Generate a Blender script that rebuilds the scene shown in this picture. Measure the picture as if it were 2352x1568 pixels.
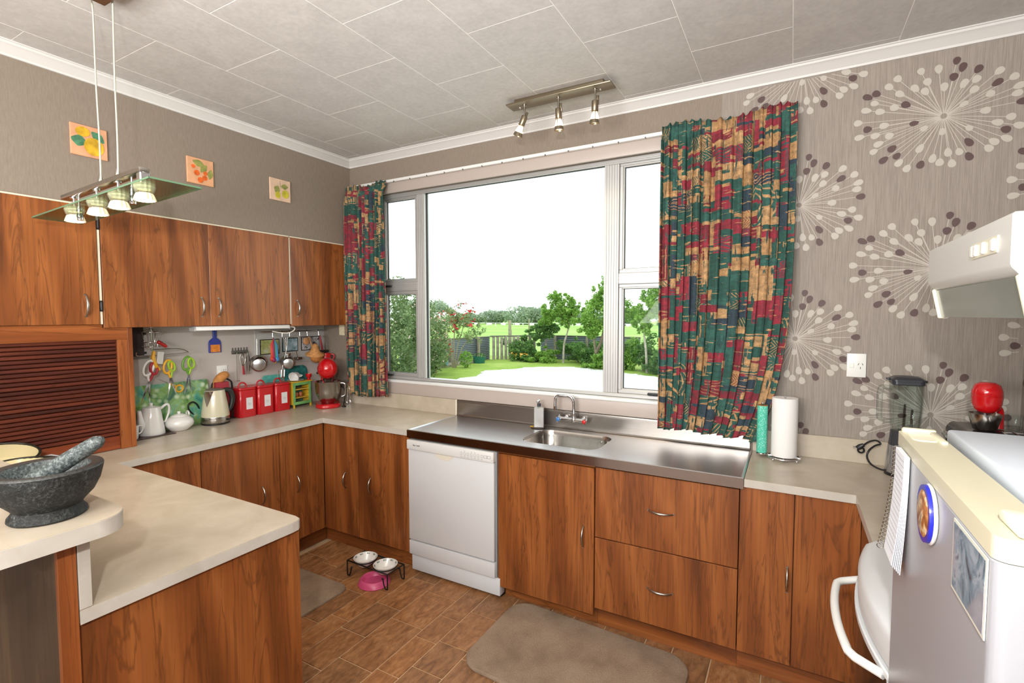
import bpy, bmesh, math, random
from mathutils import Vector, Matrix, noise as mnoise
random.seed(7)
PI = math.pi
for o in list(bpy.data.objects):
    bpy.data.objects.remove(o, do_unlink=True)
SC = bpy.context.scene
COL = SC.collection

# ------------------------------------------------------------------ camera, light, exposure
cam = bpy.data.cameras.new('camera')
cam.sensor_width = 36.0
cam.lens = 17.562
cam.clip_start = 0.02
cam.clip_end = 400
camo = bpy.data.objects.new('camera', cam)
camo.location = (3.1032, -2.8987, 1.6132)
camo.rotation_euler = (math.radians(90 - 3.0485), math.radians(0.05), math.radians(29.2333))
COL.objects.link(camo)
SC.camera = camo
vs = SC.view_settings
vs.view_transform = 'Standard'
vs.look = 'None'
vs.gamma = 1.0
vs.use_curve_mapping = False
vs.exposure = 0.0

world = bpy.data.worlds.new('overcast_sky')
SC.world = world
world.use_nodes = True
bg = world.node_tree.nodes['Background']
bg.inputs['Color'].default_value = (0.96, 0.98, 1.0, 1)
bg.inputs['Strength'].default_value = 2.6

def lamp(name, kind, loc, power, color=(1, 1, 1), size=0.05, target=None, spot=None, blend=0.5):
    l = bpy.data.lights.new(name, kind)
    l.energy = power
    l.color = color
    if kind == 'AREA':
        l.shape = 'RECTANGLE'; l.size, l.size_y = size if isinstance(size, tuple) else (size, size)
    elif kind == 'SUN':
        l.angle = size
    else:
        l.shadow_soft_size = size
    if spot:
        l.spot_size = math.radians(spot); l.spot_blend = blend
    o = bpy.data.objects.new(name, l)
    o.location = loc
    if target is not None:
        o.rotation_euler = (Vector(target) - Vector(loc)).to_track_quat('-Z', 'Y').to_euler()
    COL.objects.link(o)
    return o

# the photographer's flash, just above and to the right of the lens
lamp('camera_flash', 'SPOT', (3.12, -3.16, 1.97), 112, (1.0, 0.985, 0.96), 0.035, target=(1.7, -0.2, 1.25), spot=135, blend=0.6)
# unseen fill light added overhead, behind the photographer
lamp('unseen_fill_light', 'AREA', (2.0, -4.2, 2.78), 40, (1.0, 0.95, 0.89), (1.6, 1.0), target=(2.0, -4.2, 0))
# unseen uplight added behind the photographer to brighten the ceiling
lamp('added_ceiling_uplight', 'AREA', (2.2, -3.9, 1.75), 175, (1.0, 0.97, 0.93), (1.6, 1.0), target=(2.1, -3.3, 2.83))

# ------------------------------------------------------------------ materials
def lin(c):
    r = []
    for v in c[:3]:
        v = v / 255.0
        r.append(v / 12.92 if v <= 0.04045 else ((v + 0.055) / 1.055) ** 2.4)
    return (r[0], r[1], r[2], 1.0)

MATS = {}
class N:
    """tiny node-tree helper"""
    def __init__(s, name):
        s.m = bpy.data.materials.new(name); s.m.use_nodes = True
        s.t = s.m.node_tree; s.bsdf = s.t.nodes['Principled BSDF']; s.out = s.t.nodes['Material Output']
    def n(s, typ, **kw):
        nd = s.t.nodes.new(typ)
        for k, v in kw.items():
            if k in nd.inputs: nd.inputs[k].default_value = v
            else: setattr(nd, k, v)
        return nd
    def l(s, a, b): s.t.links.new(a, b)
    def coord(s, which='Object', scale=(1, 1, 1), rand=False):
        tc = s.n('ShaderNodeTexCoord'); mp = s.n('ShaderNodeMapping')
        mp.inputs['Scale'].default_value = scale
        s.l(tc.outputs[which], mp.inputs['Vector'])
        if rand:
            oi = s.n('ShaderNodeObjectInfo'); ml = s.n('ShaderNodeVectorMath', operation='SCALE')
            cb = s.n('ShaderNodeCombineXYZ')
            for i in 'XYZ': s.l(oi.outputs['Random'], cb.inputs[i])
            s.l(cb.outputs[0], ml.inputs[0]); ml.inputs['Scale'].default_value = 37.0
            s.l(ml.outputs[0], mp.inputs['Location'])
        return mp.outputs['Vector']
    def noise(s, vec, scale, detail=3, rough=.5, dist=0):
        nd = s.n('ShaderNodeTexNoise'); nd.inputs['Scale'].default_value = scale
        nd.inputs['Detail'].default_value = detail; nd.inputs['Roughness'].default_value = rough
        nd.inputs['Distortion'].default_value = dist
        s.l(vec, nd.inputs['Vector']); return nd.outputs['Fac']
    def ramp(s, fac, stops, interp='LINEAR'):
        r = s.n('ShaderNodeValToRGB'); r.color_ramp.interpolation = interp
        el = r.color_ramp.elements
        while len(el) < len(stops): el.new(0.5)
        for e, (p, c) in zip(el, stops):
            e.position = p; e.color = lin(c) if max(c[:3]) > 1.01 else (c[0], c[1], c[2], 1)
        s.l(fac, r.inputs[0]); return r.outputs['Color']
    def mix(s, fac, a, b, mode='MIX'):
        m = s.n('ShaderNodeMix', data_type='RGBA', blend_type=mode)
        if isinstance(fac, (int, float)): m.inputs[0].default_value = fac
        else: s.l(fac, m.inputs[0])
        for sock, v in ((m.inputs[6], a), (m.inputs[7], b)):
            if isinstance(v, tuple): sock.default_value = lin(v)
            else: s.l(v, sock)
        return m.outputs[2]
    def math(s, op, a, b=0.0):
        m = s.n('ShaderNodeMath', operation=op)
        for i, v in enumerate((a, b)):
            if isinstance(v, (int, float)): m.inputs[i].default_value = v
            else: s.l(v, m.inputs[i])
        return m.outputs[0]
    def base(s, c):
        if isinstance(c, tuple): s.bsdf.inputs['Base Color'].default_value = lin(c)
        else: s.l(c, s.bsdf.inputs['Base Color'])
    def bump(s, h, strength=.3, dist=.002):
        b = s.n('ShaderNodeBump'); b.inputs['Strength'].default_value = strength; b.inputs['Distance'].default_value = dist
        s.l(h, b.inputs['Height']); s.l(b.outputs[0], s.bsdf.inputs['Normal'])
    def set(s, rough=None, metal=None, spec=None):
        if rough is not None: s.bsdf.inputs['Roughness'].default_value = rough
        if metal is not None: s.bsdf.inputs['Metallic'].default_value = metal
        if spec is not None: s.bsdf.inputs['Specular IOR Level'].default_value = spec

def M(name, col, rough=.5, metal=0., spec=.5, var=0.0, vscale=8.0, bump=0.0, bscale=60.0, emit=None, coat=0):
    if name in MATS: return MATS[name]
    a = N(name); a.set(rough, metal, spec)
    v = a.coord('Object')
    if var > 0:
        f = a.noise(v, vscale, 4)
        d = tuple(max(0, c * (1 - var)) for c in col); u = tuple(min(255, c * (1 + var)) for c in col)
        a.base(a.ramp(f, [(.3, d), (.7, u)]))
    else: a.base(tuple(col))
    if bump > 0: a.bump(a.noise(v, bscale, 3), bump)
    if emit:
        a.bsdf.inputs['Emission Color'].default_value = lin(emit[0]); a.bsdf.inputs['Emission Strength'].default_value = emit[1]
    if coat: a.bsdf.inputs['Coat Weight'].default_value = coat; a.bsdf.inputs['Coat Roughness'].default_value = .08
    MATS[name] = a.m
    return a.m

def wood(name, dark, mid, light, rough=.34, axis='z', grain=1.0):
    a = N(name); a.set(rough, 0, .45)
    st = {'z': (3.6, 3.6, .55), 'x': (.55, 3.6, 3.6), 'y': (3.6, .55, 3.6)}[axis]
    ft = {'z': (70, 70, 2.2), 'x': (2.2, 70, 70), 'y': (70, 2.2, 70)}[axis]
    v1 = a.coord('Object', tuple(q * grain for q in st), True); v2 = a.coord('Object', ft, True)
    f1 = a.noise(v1, 1.0, 5, .55, 1.6); f2 = a.noise(v2, 1.0, 3, .6)
    w = a.n('ShaderNodeTexWave', wave_type='BANDS', bands_direction='DIAGONAL'); a.l(v1, w.inputs['Vector'])
    w.inputs['Scale'].default_value = .55; w.inputs['Distortion'].default_value = 9.0; w.inputs['Detail'].default_value = 3.0; w.inputs['Detail Scale'].default_value = .8
    f = a.math('ADD', a.math('MULTIPLY', f1, .66), a.math('MULTIPLY', w.outputs['Fac'], .34))
    c = a.ramp(f, [(.22, dark), (.40, mid), (.58, light), (.76, mid)])
    vn = a.noise(a.coord('Object', {'z': (9, 9, .8), 'x': (.8, 9, 9), 'y': (9, .8, 9)}[axis], True), 1.0, 4, .55, 2.2)
    c = a.mix(a.ramp(vn, [(.47, (0., 0., 0.)), (.5, (.55, .55, .55)), (.53, (0., 0., 0.))]), c, tuple(q * .78 for q in dark))
    c2 = a.mix(a.ramp(f2, [(.44, (.0, .0, .0)), (.66, (.34, .34, .34))]), c, tuple(q * .8 for q in dark))
    a.base(c2)
    a.bump(f2, .05, .001)
    MATS[name] = a.m
    return a.m

W_CAB = wood('walnut_laminate', (98, 53, 25), (133, 75, 35), (154, 92, 46))
W_CABX = wood('walnut_laminate_horizontal', (98, 53, 25), (133, 75, 35), (154, 92, 46), axis='x')
W_CABY = wood('walnut_laminate_sideways', (98, 53, 25), (133, 75, 35), (154, 92, 46), axis='y')
W_TRIM = wood('rimu_timber', (112, 58, 26), (142, 78, 36), (162, 94, 48), axis='z')
W_TRIMY = wood('rimu_timber_rail', (112, 58, 26), (142, 78, 36), (162, 94, 48), axis='y')
W_SLAT = wood('dark_rosewood_slat', (52, 20, 12), (78, 32, 20), (100, 44, 26), rough=.4, axis='y')
W_DARK = wood('dark_wood_panel', (44, 33, 25), (66, 50, 37), (84, 66, 48), rough=.5)

def laminate(name, base, a1, a2):
    a = N(name); a.set(.3, 0, .5)
    v = a.coord('Object')
    f = a.noise(v, 7, 6, .6, .6); g = a.noise(v, 90, 2)
    c = a.mix(a.ramp(f, [(.35, (0., 0., 0.)), (.68, (1., 1., 1.))]), a1, a2)
    c = a.mix(a.ramp(g, [(.42, (0., 0., 0.)), (.6, (.35, .35, .35))]), c, base)
    a.base(c); a.m.name = name; MATS[name] = a.m
    return a.m
LAM = laminate('stone_laminate', (180, 169, 152), (173, 161, 142), (192, 181, 164))
LAM_E = laminate('stone_laminate_edge', (184, 179, 170), (177, 171, 160), (194, 189, 180))

def steel(name, col=(176, 176, 176), rough=.28, stretch=(2, 60, 60), aniso=.0):
    a = N(name); a.set(rough, 1.0)
    v = a.coord('Object', stretch); f = a.noise(v, 4, 3)
    a.base(a.ramp(f, [(.3, tuple(q * .96 for q in col)), (.7, col)]))
    r = a.math('ADD', a.math('MULTIPLY', f, .06), rough - .03); a.l(r, a.bsdf.inputs['Roughness'])
    MATS[name] = a.m
    return a.m
STEEL = steel('brushed_stainless', (196, 197, 200), .31)
STEEL_B = steel('bowl_stainless', (186, 182, 176), .2, (30, 30, 3))
NICKEL = steel('satin_nickel', (186, 182, 174), .25, (10, 10, 10))
CHROME = M('chrome', (226, 226, 228), .06, 1.0)
ALU = M('silver_aluminium', (186, 186, 184), .42, .55, .5)
WHITE = M('white_enamel', (206, 208, 210), .28, 0, .5)
WHITE_M = M('white_paint', (212, 210, 206), .45)
PAINT = M('pinkish_grey_paint', (178, 166, 158), .42)
CREAM = M('yellowed_cream_plastic', (196, 191, 166), .35)
BLACK = M('black_plastic', (24, 24, 26), .4)
BLACKG = M('black_gloss', (14, 14, 16), .12)
IRON = M('black_wrought_iron', (26, 26, 26), .5, .3)
RED = M('red_enamel', (186, 14, 22), .2, 0, .5, coat=.6)
REDC = M('red_tin', (182, 18, 28), .3, 0, .5, coat=.25)
TEAL = M('teal_glass', (70, 150, 140), .15, 0, .5, var=.25, vscale=14)
CERAM = M('white_porcelain', (222, 220, 216), .16, 0, .5, coat=.4)

def glassy(name, tint=(235, 245, 240), rough=.0, strength=1.0):
    if name in MATS: return MATS[name]
    a = N(name)
    tr = a.n('ShaderNodeBsdfTransparent'); tr.inputs['Color'].default_value = lin(tint)
    gl = a.n('ShaderNodeBsdfGlossy'); gl.inputs['Roughness'].default_value = max(rough, .01)
    fr = a.n('ShaderNodeFresnel'); fr.inputs['IOR'].default_value = 1.45
    mx = a.n('ShaderNodeMixShader'); a.l(a.math('MULTIPLY', fr.outputs[0], strength), mx.inputs[0])
    a.l(tr.outputs[0], mx.inputs[1]); a.l(gl.outputs[0], mx.inputs[2]); a.l(mx.outputs[0], a.out.inputs['Surface'])
    MATS[name] = a.m
    return a.m
PANE = glassy('window_glass', (246, 250, 248), 0, .15)
GLASS = glassy('clear_glass', (248, 251, 250), .03, .4)
GLASSG = glassy('green_edged_glass', (214, 226, 214), .0, .7)

def wallpaper(name, c0, c1, thread=1.0):
    a = N(name); a.set(.72, 0, .3)
    v = a.coord('Object', (1, 1, .03)); h = a.coord('Object', (.05, .05, 1)); b = a.coord('Object')
    f = a.noise(v, 330, 2); g = a.noise(h, 420, 2); k = a.noise(b, 1.3, 2)
    s = a.math('ADD', a.math('MULTIPLY', f, .85), a.math('MULTIPLY', g, .15))
    c = a.ramp(s, [(.36, c0), (.62, c1)])
    a.base(c); a.bump(s, .12 * thread, .001)
    MATS[name] = a.m
    return a.m
a = N('plain_taupe_wallpaper'); a.set(.75, 0, .3)
_f = a.noise(a.coord('Object'), 420, 2); _g = a.noise(a.coord('Object', (1, 1, .15)), 160, 2)
_s = a.math('ADD', a.math('MULTIPLY', _f, .6), a.math('MULTIPLY', _g, .4))
a.base(a.ramp(_s, [(.38, (128, 116, 104)), (.62, (142, 130, 117))])); a.bump(_s, .1, .001)
WP = a.m
WP2 = wallpaper('starburst_wallpaper_ground', (136, 127, 119), (152, 143, 134), 1.2)

# ------------------------------------------------------------------ mesh builder
ORG = {}
class B:
    def __init__(s): s.bm = bmesh.new(); s.uv = None
    def _add(s, b2, M4=None):
        if M4 is not None: bmesh.ops.transform(b2, matrix=M4, verts=b2.verts)
        me = bpy.data.meshes.new('tmp'); b2.to_mesh(me); b2.free()
        s.bm.from_mesh(me); bpy.data.meshes.remove(me)
    def box(s, x0, y0, z0, x1, y1, z1, bev=0.0, seg=2, rot=None, piv=None):
        b = bmesh.new(); bmesh.ops.create_cube(b, size=1)
        bmesh.ops.transform(b, matrix=Matrix.Translation(((x0 + x1) / 2, (y0 + y1) / 2, (z0 + z1) / 2)) @ Matrix.Diagonal((abs(x1 - x0), abs(y1 - y0), abs(z1 - z0), 1)), verts=b.verts)
        if bev > 0: bmesh.ops.bevel(b, geom=b.edges[:], offset=bev, segments=seg, affect='EDGES', profile=.5)
        M4 = None
        if rot is not None:
            p = Vector(piv if piv else ((x0 + x1) / 2, (y0 + y1) / 2, (z0 + z1) / 2))
            M4 = Matrix.Translation(p) @ rot @ Matrix.Translation(-p)
        s._add(b, M4); return s
    def face(s, pts):
        vs_ = [s.bm.verts.new(p) for p in pts]
        try: s.bm.faces.new(vs_)
        except ValueError: pass
        return s
    def mesh(s, verts, faces):
        vs_ = [s.bm.verts.new(p) for p in verts]
        for f in faces:
            try: s.bm.faces.new([vs_[i] for i in f])
            except ValueError: pass
        return s
    def prism(s, poly, axis, a, b, bev=0.0):
        """poly: 2-D outline in the two other axes (x,y | x,z | y,z), extruded along axis from a to b"""
        def p3(p, t): return {'z': (p[0], p[1], t), 'y': (p[0], t, p[1]), 'x': (t, p[0], p[1])}[axis]
        n = len(poly); q = bmesh.new()
        A = [q.verts.new(p3(p, a)) for p in poly]; Bv = [q.verts.new(p3(p, b)) for p in poly]
        q.faces.new(A); q.faces.new(Bv[::-1])
        for i in range(n): q.faces.new([A[i], Bv[i], Bv[(i + 1) % n], A[(i + 1) % n]])
        bmesh.ops.recalc_face_normals(q, faces=q.faces)
        if bev > 0: bmesh.ops.bevel(q, geom=q.edges[:], offset=bev, segments=1, affect='EDGES')
        s._add(q); return s
    def lathe(s, prof, c=(0, 0, 0), seg=24, M4=None, sx=1, sy=1):
        q = bmesh.new(); rings = []
        for r, z in prof:
            if r < 1e-6: rings.append([q.verts.new((0, 0, z))])
            else: rings.append([q.verts.new((r * sx * math.cos(2 * PI * k / seg), r * sy * math.sin(2 * PI * k / seg), z)) for k in range(seg)])
        for A, C in zip(rings, rings[1:]):
            if len(A) == 1 and len(C) == 1: continue
            for k in range(seg):
                k2 = (k + 1) % seg
                if len(A) == 1: q.faces.new([A[0], C[k2], C[k]])
                elif len(C) == 1: q.faces.new([A[k], A[k2], C[0]])
                else: q.faces.new([A[k], A[k2], C[k2], C[k]])
        bmesh.ops.recalc_face_normals(q, faces=q.faces)
        T = Matrix.Translation(c)
        s._add(q, T @ M4 if M4 is not None else T); return s
    def cyl(s, p0, p1, r0, r1=None, seg=14):
        r1 = r0 if r1 is None else r1
        p0, p1 = Vector(p0), Vector(p1); d = p1 - p0
        R = d.to_track_quat('Z', 'Y').to_matrix().to_4x4()
        return s.lathe([(0, 0), (r0, 0), (r1, d.length), (0, d.length)], p0, seg, R)
    def ball(s, c, r, seg=16, sx=1, sy=1, sz=1):
        n = seg // 2
        return s.lathe([(r * math.sin(PI * i / n), -r * sz * math.cos(PI * i / n)) for i in range(n + 1)], c, seg, None, sx, sy)
    def tube(s, pts, r, seg=8, closed=False):
        P = [Vector(p) for p in pts]; n = len(P)
        R = list(r) if isinstance(r, (list, tuple)) else [r] * n
        if not closed and 4 <= n <= 12:      # round off coarse paths (Catmull-Rom)
            Q, S = [], []
            for i in range(n - 1):
                a, b, c, d = P[max(i - 1, 0)], P[i], P[i + 1], P[min(i + 2, n - 1)]
                for k in range(4):
                    t = k / 4
                    Q.append(.5 * ((2 * b) + (c - a) * t + (2 * a - 5 * b + 4 * c - d) * t * t + (3 * b - a - 3 * c + d) * t ** 3)); S.append(R[i] + (R[i + 1] - R[i]) * t)
            P, R = Q + [P[-1]], S + [R[-1]]; n = len(P)
        def tan(i):
            if closed: return (P[(i + 1) % n] - P[i - 1]).normalized()
            return (P[min(i + 1, n - 1)] - P[max(i - 1, 0)]).normalized()
        t = tan(0); up = Vector((0, 0, 1)) if abs(t.z) < .9 else Vector((1, 0, 0))
        nr = t.cross(up).normalized(); rings = []; prev = t
        for i in range(n):
            t = tan(i); ax = prev.cross(t)
            if ax.length > 1e-7: nr = Matrix.Rotation(prev.angle(t), 3, ax.normalized()) @ nr
            prev = t; bn = t.cross(nr).normalized()
            rings.append([s.bm.verts.new(P[i] + (nr * math.cos(2 * PI * k / seg) + bn * math.sin(2 * PI * k / seg)) * R[i]) for k in range(seg)])
        m = n if closed else n - 1
        for i in range(m):
            A, C = rings[i], rings[(i + 1) % n]
            for k in range(seg): s.bm.faces.new([A[k], A[(k + 1) % seg], C[(k + 1) % seg], C[k]])
        if not closed: s.bm.faces.new(rings[0][::-1]); s.bm.faces.new(rings[-1])
        return s
    def ring(s, c, R, r, seg=28, ts=6, M4=None, sx=1, sy=1):
        pts = [Vector((R * sx * math.cos(2 * PI * k / seg), R * sy * math.sin(2 * PI * k / seg), 0)) for k in range(seg)]
        if M4 is not None: pts = [M4 @ p for p in pts]
        return s.tube([p + Vector(c) for p in pts], r, ts, True)
    def xf(s, M4): bmesh.ops.transform(s.bm, matrix=M4, verts=s.bm.verts); return s
    def _mesh(s, name, mat, ang, off):
        bmesh.ops.recalc_face_normals(s.bm, faces=s.bm.faces)
        me = bpy.data.meshes.new(name); s.bm.to_mesh(me); s.bm.free()
        if off is not None: me.transform(Matrix.Translation(-off))
        if ang:
            me.polygons.foreach_set('use_smooth', [True] * len(me.polygons))
            me.set_sharp_from_angle(angle=math.radians(ang))
        for m in (mat if isinstance(mat, list) else [mat]): me.materials.append(m)
        return me
    def out(s, name, mat, parent=None, ang=35, label=None):
        off = ORG.get(parent.name) if parent is not None else None
        me = s._mesh(name, mat, ang, off)
        o = bpy.data.objects.new(name, me); COL.objects.link(o)
        if parent is not None:
            o.parent = parent
            if off is not None: ORG[o.name] = off
        if label: o['label'] = label
        return o
    def solo(s, name, mat, label, cat, loc, group=None, ang=35, kind=None):
        me = s._mesh(name, mat, ang, Vector(loc))
        o = bpy.data.objects.new(name, me); o.location = loc; COL.objects.link(o)
        tag(o, label, cat, group, kind); ORG[o.name] = Vector(loc)
        return o

def tag(o, label=None, cat=None, group=None, kind=None):
    if label: o['label'] = label
    if cat: o['category'] = cat
    if group: o['group'] = group
    if kind: o['kind'] = kind
    return o
def thing(name, label, cat, loc, group=None, rz=0.0, local=False):
    """an Empty at the thing's base; its parts are given in world metres unless local"""
    o = bpy.data.objects.new(name, None); o.empty_display_size = .05
    o.location = loc; o.rotation_euler = (0, 0, rz); COL.objects.link(o)
    tag(o, label, cat, group)
    ORG[o.name] = Vector((0, 0, 0)) if local else Vector(loc)
    return o
def struct(o, label=None):
    o['kind'] = 'structure'
    if label: o['label'] = label
    return o
def copy_tree(o, parent=None):
    c = o.copy(); COL.objects.link(c)
    if parent is not None: c.parent = parent
    if o.name in ORG: ORG[c.name] = ORG[o.name]
    for ch in list(o.children): copy_tree(ch, c)
    return c
def rect_pts(x0, y0, x1, y1, r, n=6):
    out = []
    for cx, cy, a0 in ((x1 - r, y1 - r, 0), (x0 + r, y1 - r, 90), (x0 + r, y0 + r, 180), (x1 - r, y0 + r, 270)):
        for k in range(n + 1):
            a = math.radians(a0 + 90 * k / n); out.append((cx + r * math.cos(a), cy + r * math.sin(a)))
    return out
def arc_pts(c, R, a0, a1, n, plane='xz'):
    o = []
    for k in range(n + 1):
        a = math.radians(a0 + (a1 - a0) * k / n); u, v = R * math.cos(a), R * math.sin(a)
        o.append({'xz': (c[0] + u, c[1], c[2] + v), 'yz': (c[0], c[1] + u, c[2] + v), 'xy': (c[0] + u, c[1] + v, c[2])}[plane])
    return o
def bow_handle(door, c, along, nrm, L=.108, H=.026):
    """slim satin bow pull: c = middle on the door face, along/nrm unit vectors"""
    c, al, nm = Vector(c), Vector(along), Vector(nrm); pts = []; rr = []
    for k in range(15):
        t = -1 + 2 * k / 14
        pts.append(c + al * (t * L / 2) + nm * (H * (1 - t * t) ** .8 + .001)); rr.append(.0034 + .0026 * (1 - t * t))
    b = B().tube(pts, rr, 8)
    for t in (-1, 1): b.cyl(c + al * (t * L / 2) - nm * .001, c + al * (t * L / 2) + nm * .004, .006, .005, 10)
    return b.out('handle', NICKEL, door, 60, 'satin nickel bow handle')
# ------------------------------------------------------------------ room shell
XR, YR, HC = 3.964, -5.4, 2.83
# floor: base slab with the grout colour, tiles are parts
M_GROUT = M('pale_grout', (196, 166, 132), .6)
floor = struct(B().box(-.45, YR, -.06, XR + .1, .12, -.004).out('floor', M_GROUT, None, 0), 'brown tile floor with pale joints')
ORG[floor.name] = Vector((0, 0, 0))
def tile_mat(i, d, m, l):
    a = N('floor_tile_%d' % i); a.set(.42, 0, .4)
    v = a.coord('Object', (9, 3.0, 1), True)
    f = a.noise(v, 1.6, 6, .62, 2.2); g = a.noise(a.coord('Object', (30, 14, 1), True), 2, 4, .6)
    c = a.ramp(f, [(.28, d), (.48, m), (.7, l)])
    a.base(a.mix(a.ramp(g, [(.38, (0., 0., 0.)), (.7, (.5, .5, .5))]), c, tuple(q * .8 for q in d)))
    a.bump(f, .12, .002)
    return a.m
TM = [tile_mat(0, (116, 78, 48), (154, 108, 70), (180, 134, 92)), tile_mat(1, (108, 74, 48), (144, 103, 68), (170, 126, 88)), tile_mat(2, (122, 80, 48), (162, 112, 70), (186, 138, 94))]
cols = [.255]
for w in [.205, .13, .173, .21, .13, .172, .211, .13, .172, .21, .13, .172, .21, .13, .172, .21, .13, .172]: cols.append(cols[-1] + w)
known = {2: [-.818], 3: [-.87, -1.177], 4: [-.79, -1.09], 5: [-.58, -.884, -1.143, -1.412], 6: [-.66, -.955, -1.309], 7: [-.809, -1.01, -1.277], 8: [-.705, -.983, -1.187, -1.5]}
rf = random.Random(3)
for i in range(len(cols) - 1):
    x0, x1 = cols[i] + .003, min(cols[i + 1], XR) - .003
    if x0 > XR - .05: break
    ys = sorted(known.get(i, [-.62 - rf.random() * .25]), reverse=True)
    while ys[-1] > -2.35: ys.append(ys[-1] - rf.choice([.2, .27, .3, .35]))
    ys = [-.30 if ys[0] < -.45 else -.05] + ys
    for y1, y0 in zip(ys, ys[1:]):
        t = B().box(x0, y0 + .003, -.006, x1, y1 - .003, 0.0, .0015, 1).out('floor_tile', rf.choice(TM), floor, 0)
# strip of the same floor behind the photographer and under the units, too far out of view to tell apart
B().box(.26, YR, -.005, XR, ys[-1] - .05, -.001).out('floor_tile_field', TM[1], floor, 0)['kind'] = 'stuff'

# walls
b = B().box(-.45, 0, -.06, .28, .13, HC).box(2.62, 0, -.06, XR + .1, .13, HC).box(.28, 0, -.06, 2.62, .13, 1.10).box(.28, 0, 2.535, 2.62, .13, HC)
wall_back = struct(b.out('wall_back', WP, None, 0), 'taupe window wall'); ORG[wall_back.name] = Vector((0, 0, 0))
b = B().box(-.45, YR, -.06, -.335, 0, HC).box(-.335, YR, 2.168, 0, 0, HC)
b2 = B().box(-.335, -1.57, .86, -.3335, -.0005, 1.56)
wall_left = struct(b.out('wall_left', WP, None, 0), 'plain taupe wall above the cupboards'); ORG[wall_left.name] = Vector((0, 0, 0))
M_REC = M('recess_pale_grey_paint', (190, 182, 176), .5)
b2.out('recess_lining', M_REC, wall_left, 0, 'pale grey painted back of the recess')
wall_right = struct(B().box(XR, YR, -.06, XR + .1, 0, HC).out('wall_right', WP2, None, 0)); ORG[wall_right.name] = Vector((0, 0, 0))
b = B().box(-.45, YR - .1, -.06, .5, YR, HC).box(3.3, YR - .1, -.06, XR + .1, YR, HC).box(.5, YR - .1, 2.3, 3.3, YR, HC).box(.5, YR - .1, -.06, 3.3, YR, .15)
wall_rear = struct(b.out('wall_rear', WP, None, 0))
# starburst wallpaper panel on the window wall
B().box(2.753, -.0012, 1.0, XR, .0, 2.80).out('wallpaper_panel', WP2, wall_back, 0, 'taupe wallpaper with fine vertical threads')
DK = [(.036, .228), (.057, .196), (.109, .176), (.028, .161), (.172, .106), (.252, .013), (.205, -.094), (.088, -.127), (.091, -.188), (-.074, -.2), (-.161, -.149), (-.21, -.16), (-.18, -.113), (-.275, -.01), (-.103, -.013), (-.135, .075), (-.246, .146), (-.279, .137)]
WT = [(-.085, .21), (-.024, .206), (.177, .153), (.224, .119), (.241, .079), (.236, .049), (.104, .135), (.064, .125), (-.002, .125), (.098, .092), (.151, .064), (.066, .038), (.138, -.003), (.22, -.044), (.178, -.06), (.246, -.084), (.087, -.067), (.209, -.131), (.17, -.138), (.154, -.163), (.058, -.163), (.02, -.16), (.035, -.21), (-.007, -.199), (-.032, -.179), (-.003, -.067), (-.066, -.042), (-.078, -.128), (-.152, -.181), (-.122, -.21), (-.248, -.116), (-.231, -.084), (-.244, -.044), (-.191, -.053), (-.305, -.042), (-.212, -.004), (-.312, .025), (-.282, .077), (-.229, .062), (-.176, .07), (-.251, .104), (-.158, .127), (-.199, .167), (-.168, .196), (-.104, .14), (-.068, .119), (-.061, .159)]
M_PW = M('wallpaper_petal_white', (180, 174, 164), .6)
M_PD = M('wallpaper_petal_maroon', (84, 64, 62), .6)
M_PL = M('wallpaper_stalk', (184, 176, 166), .6)
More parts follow.
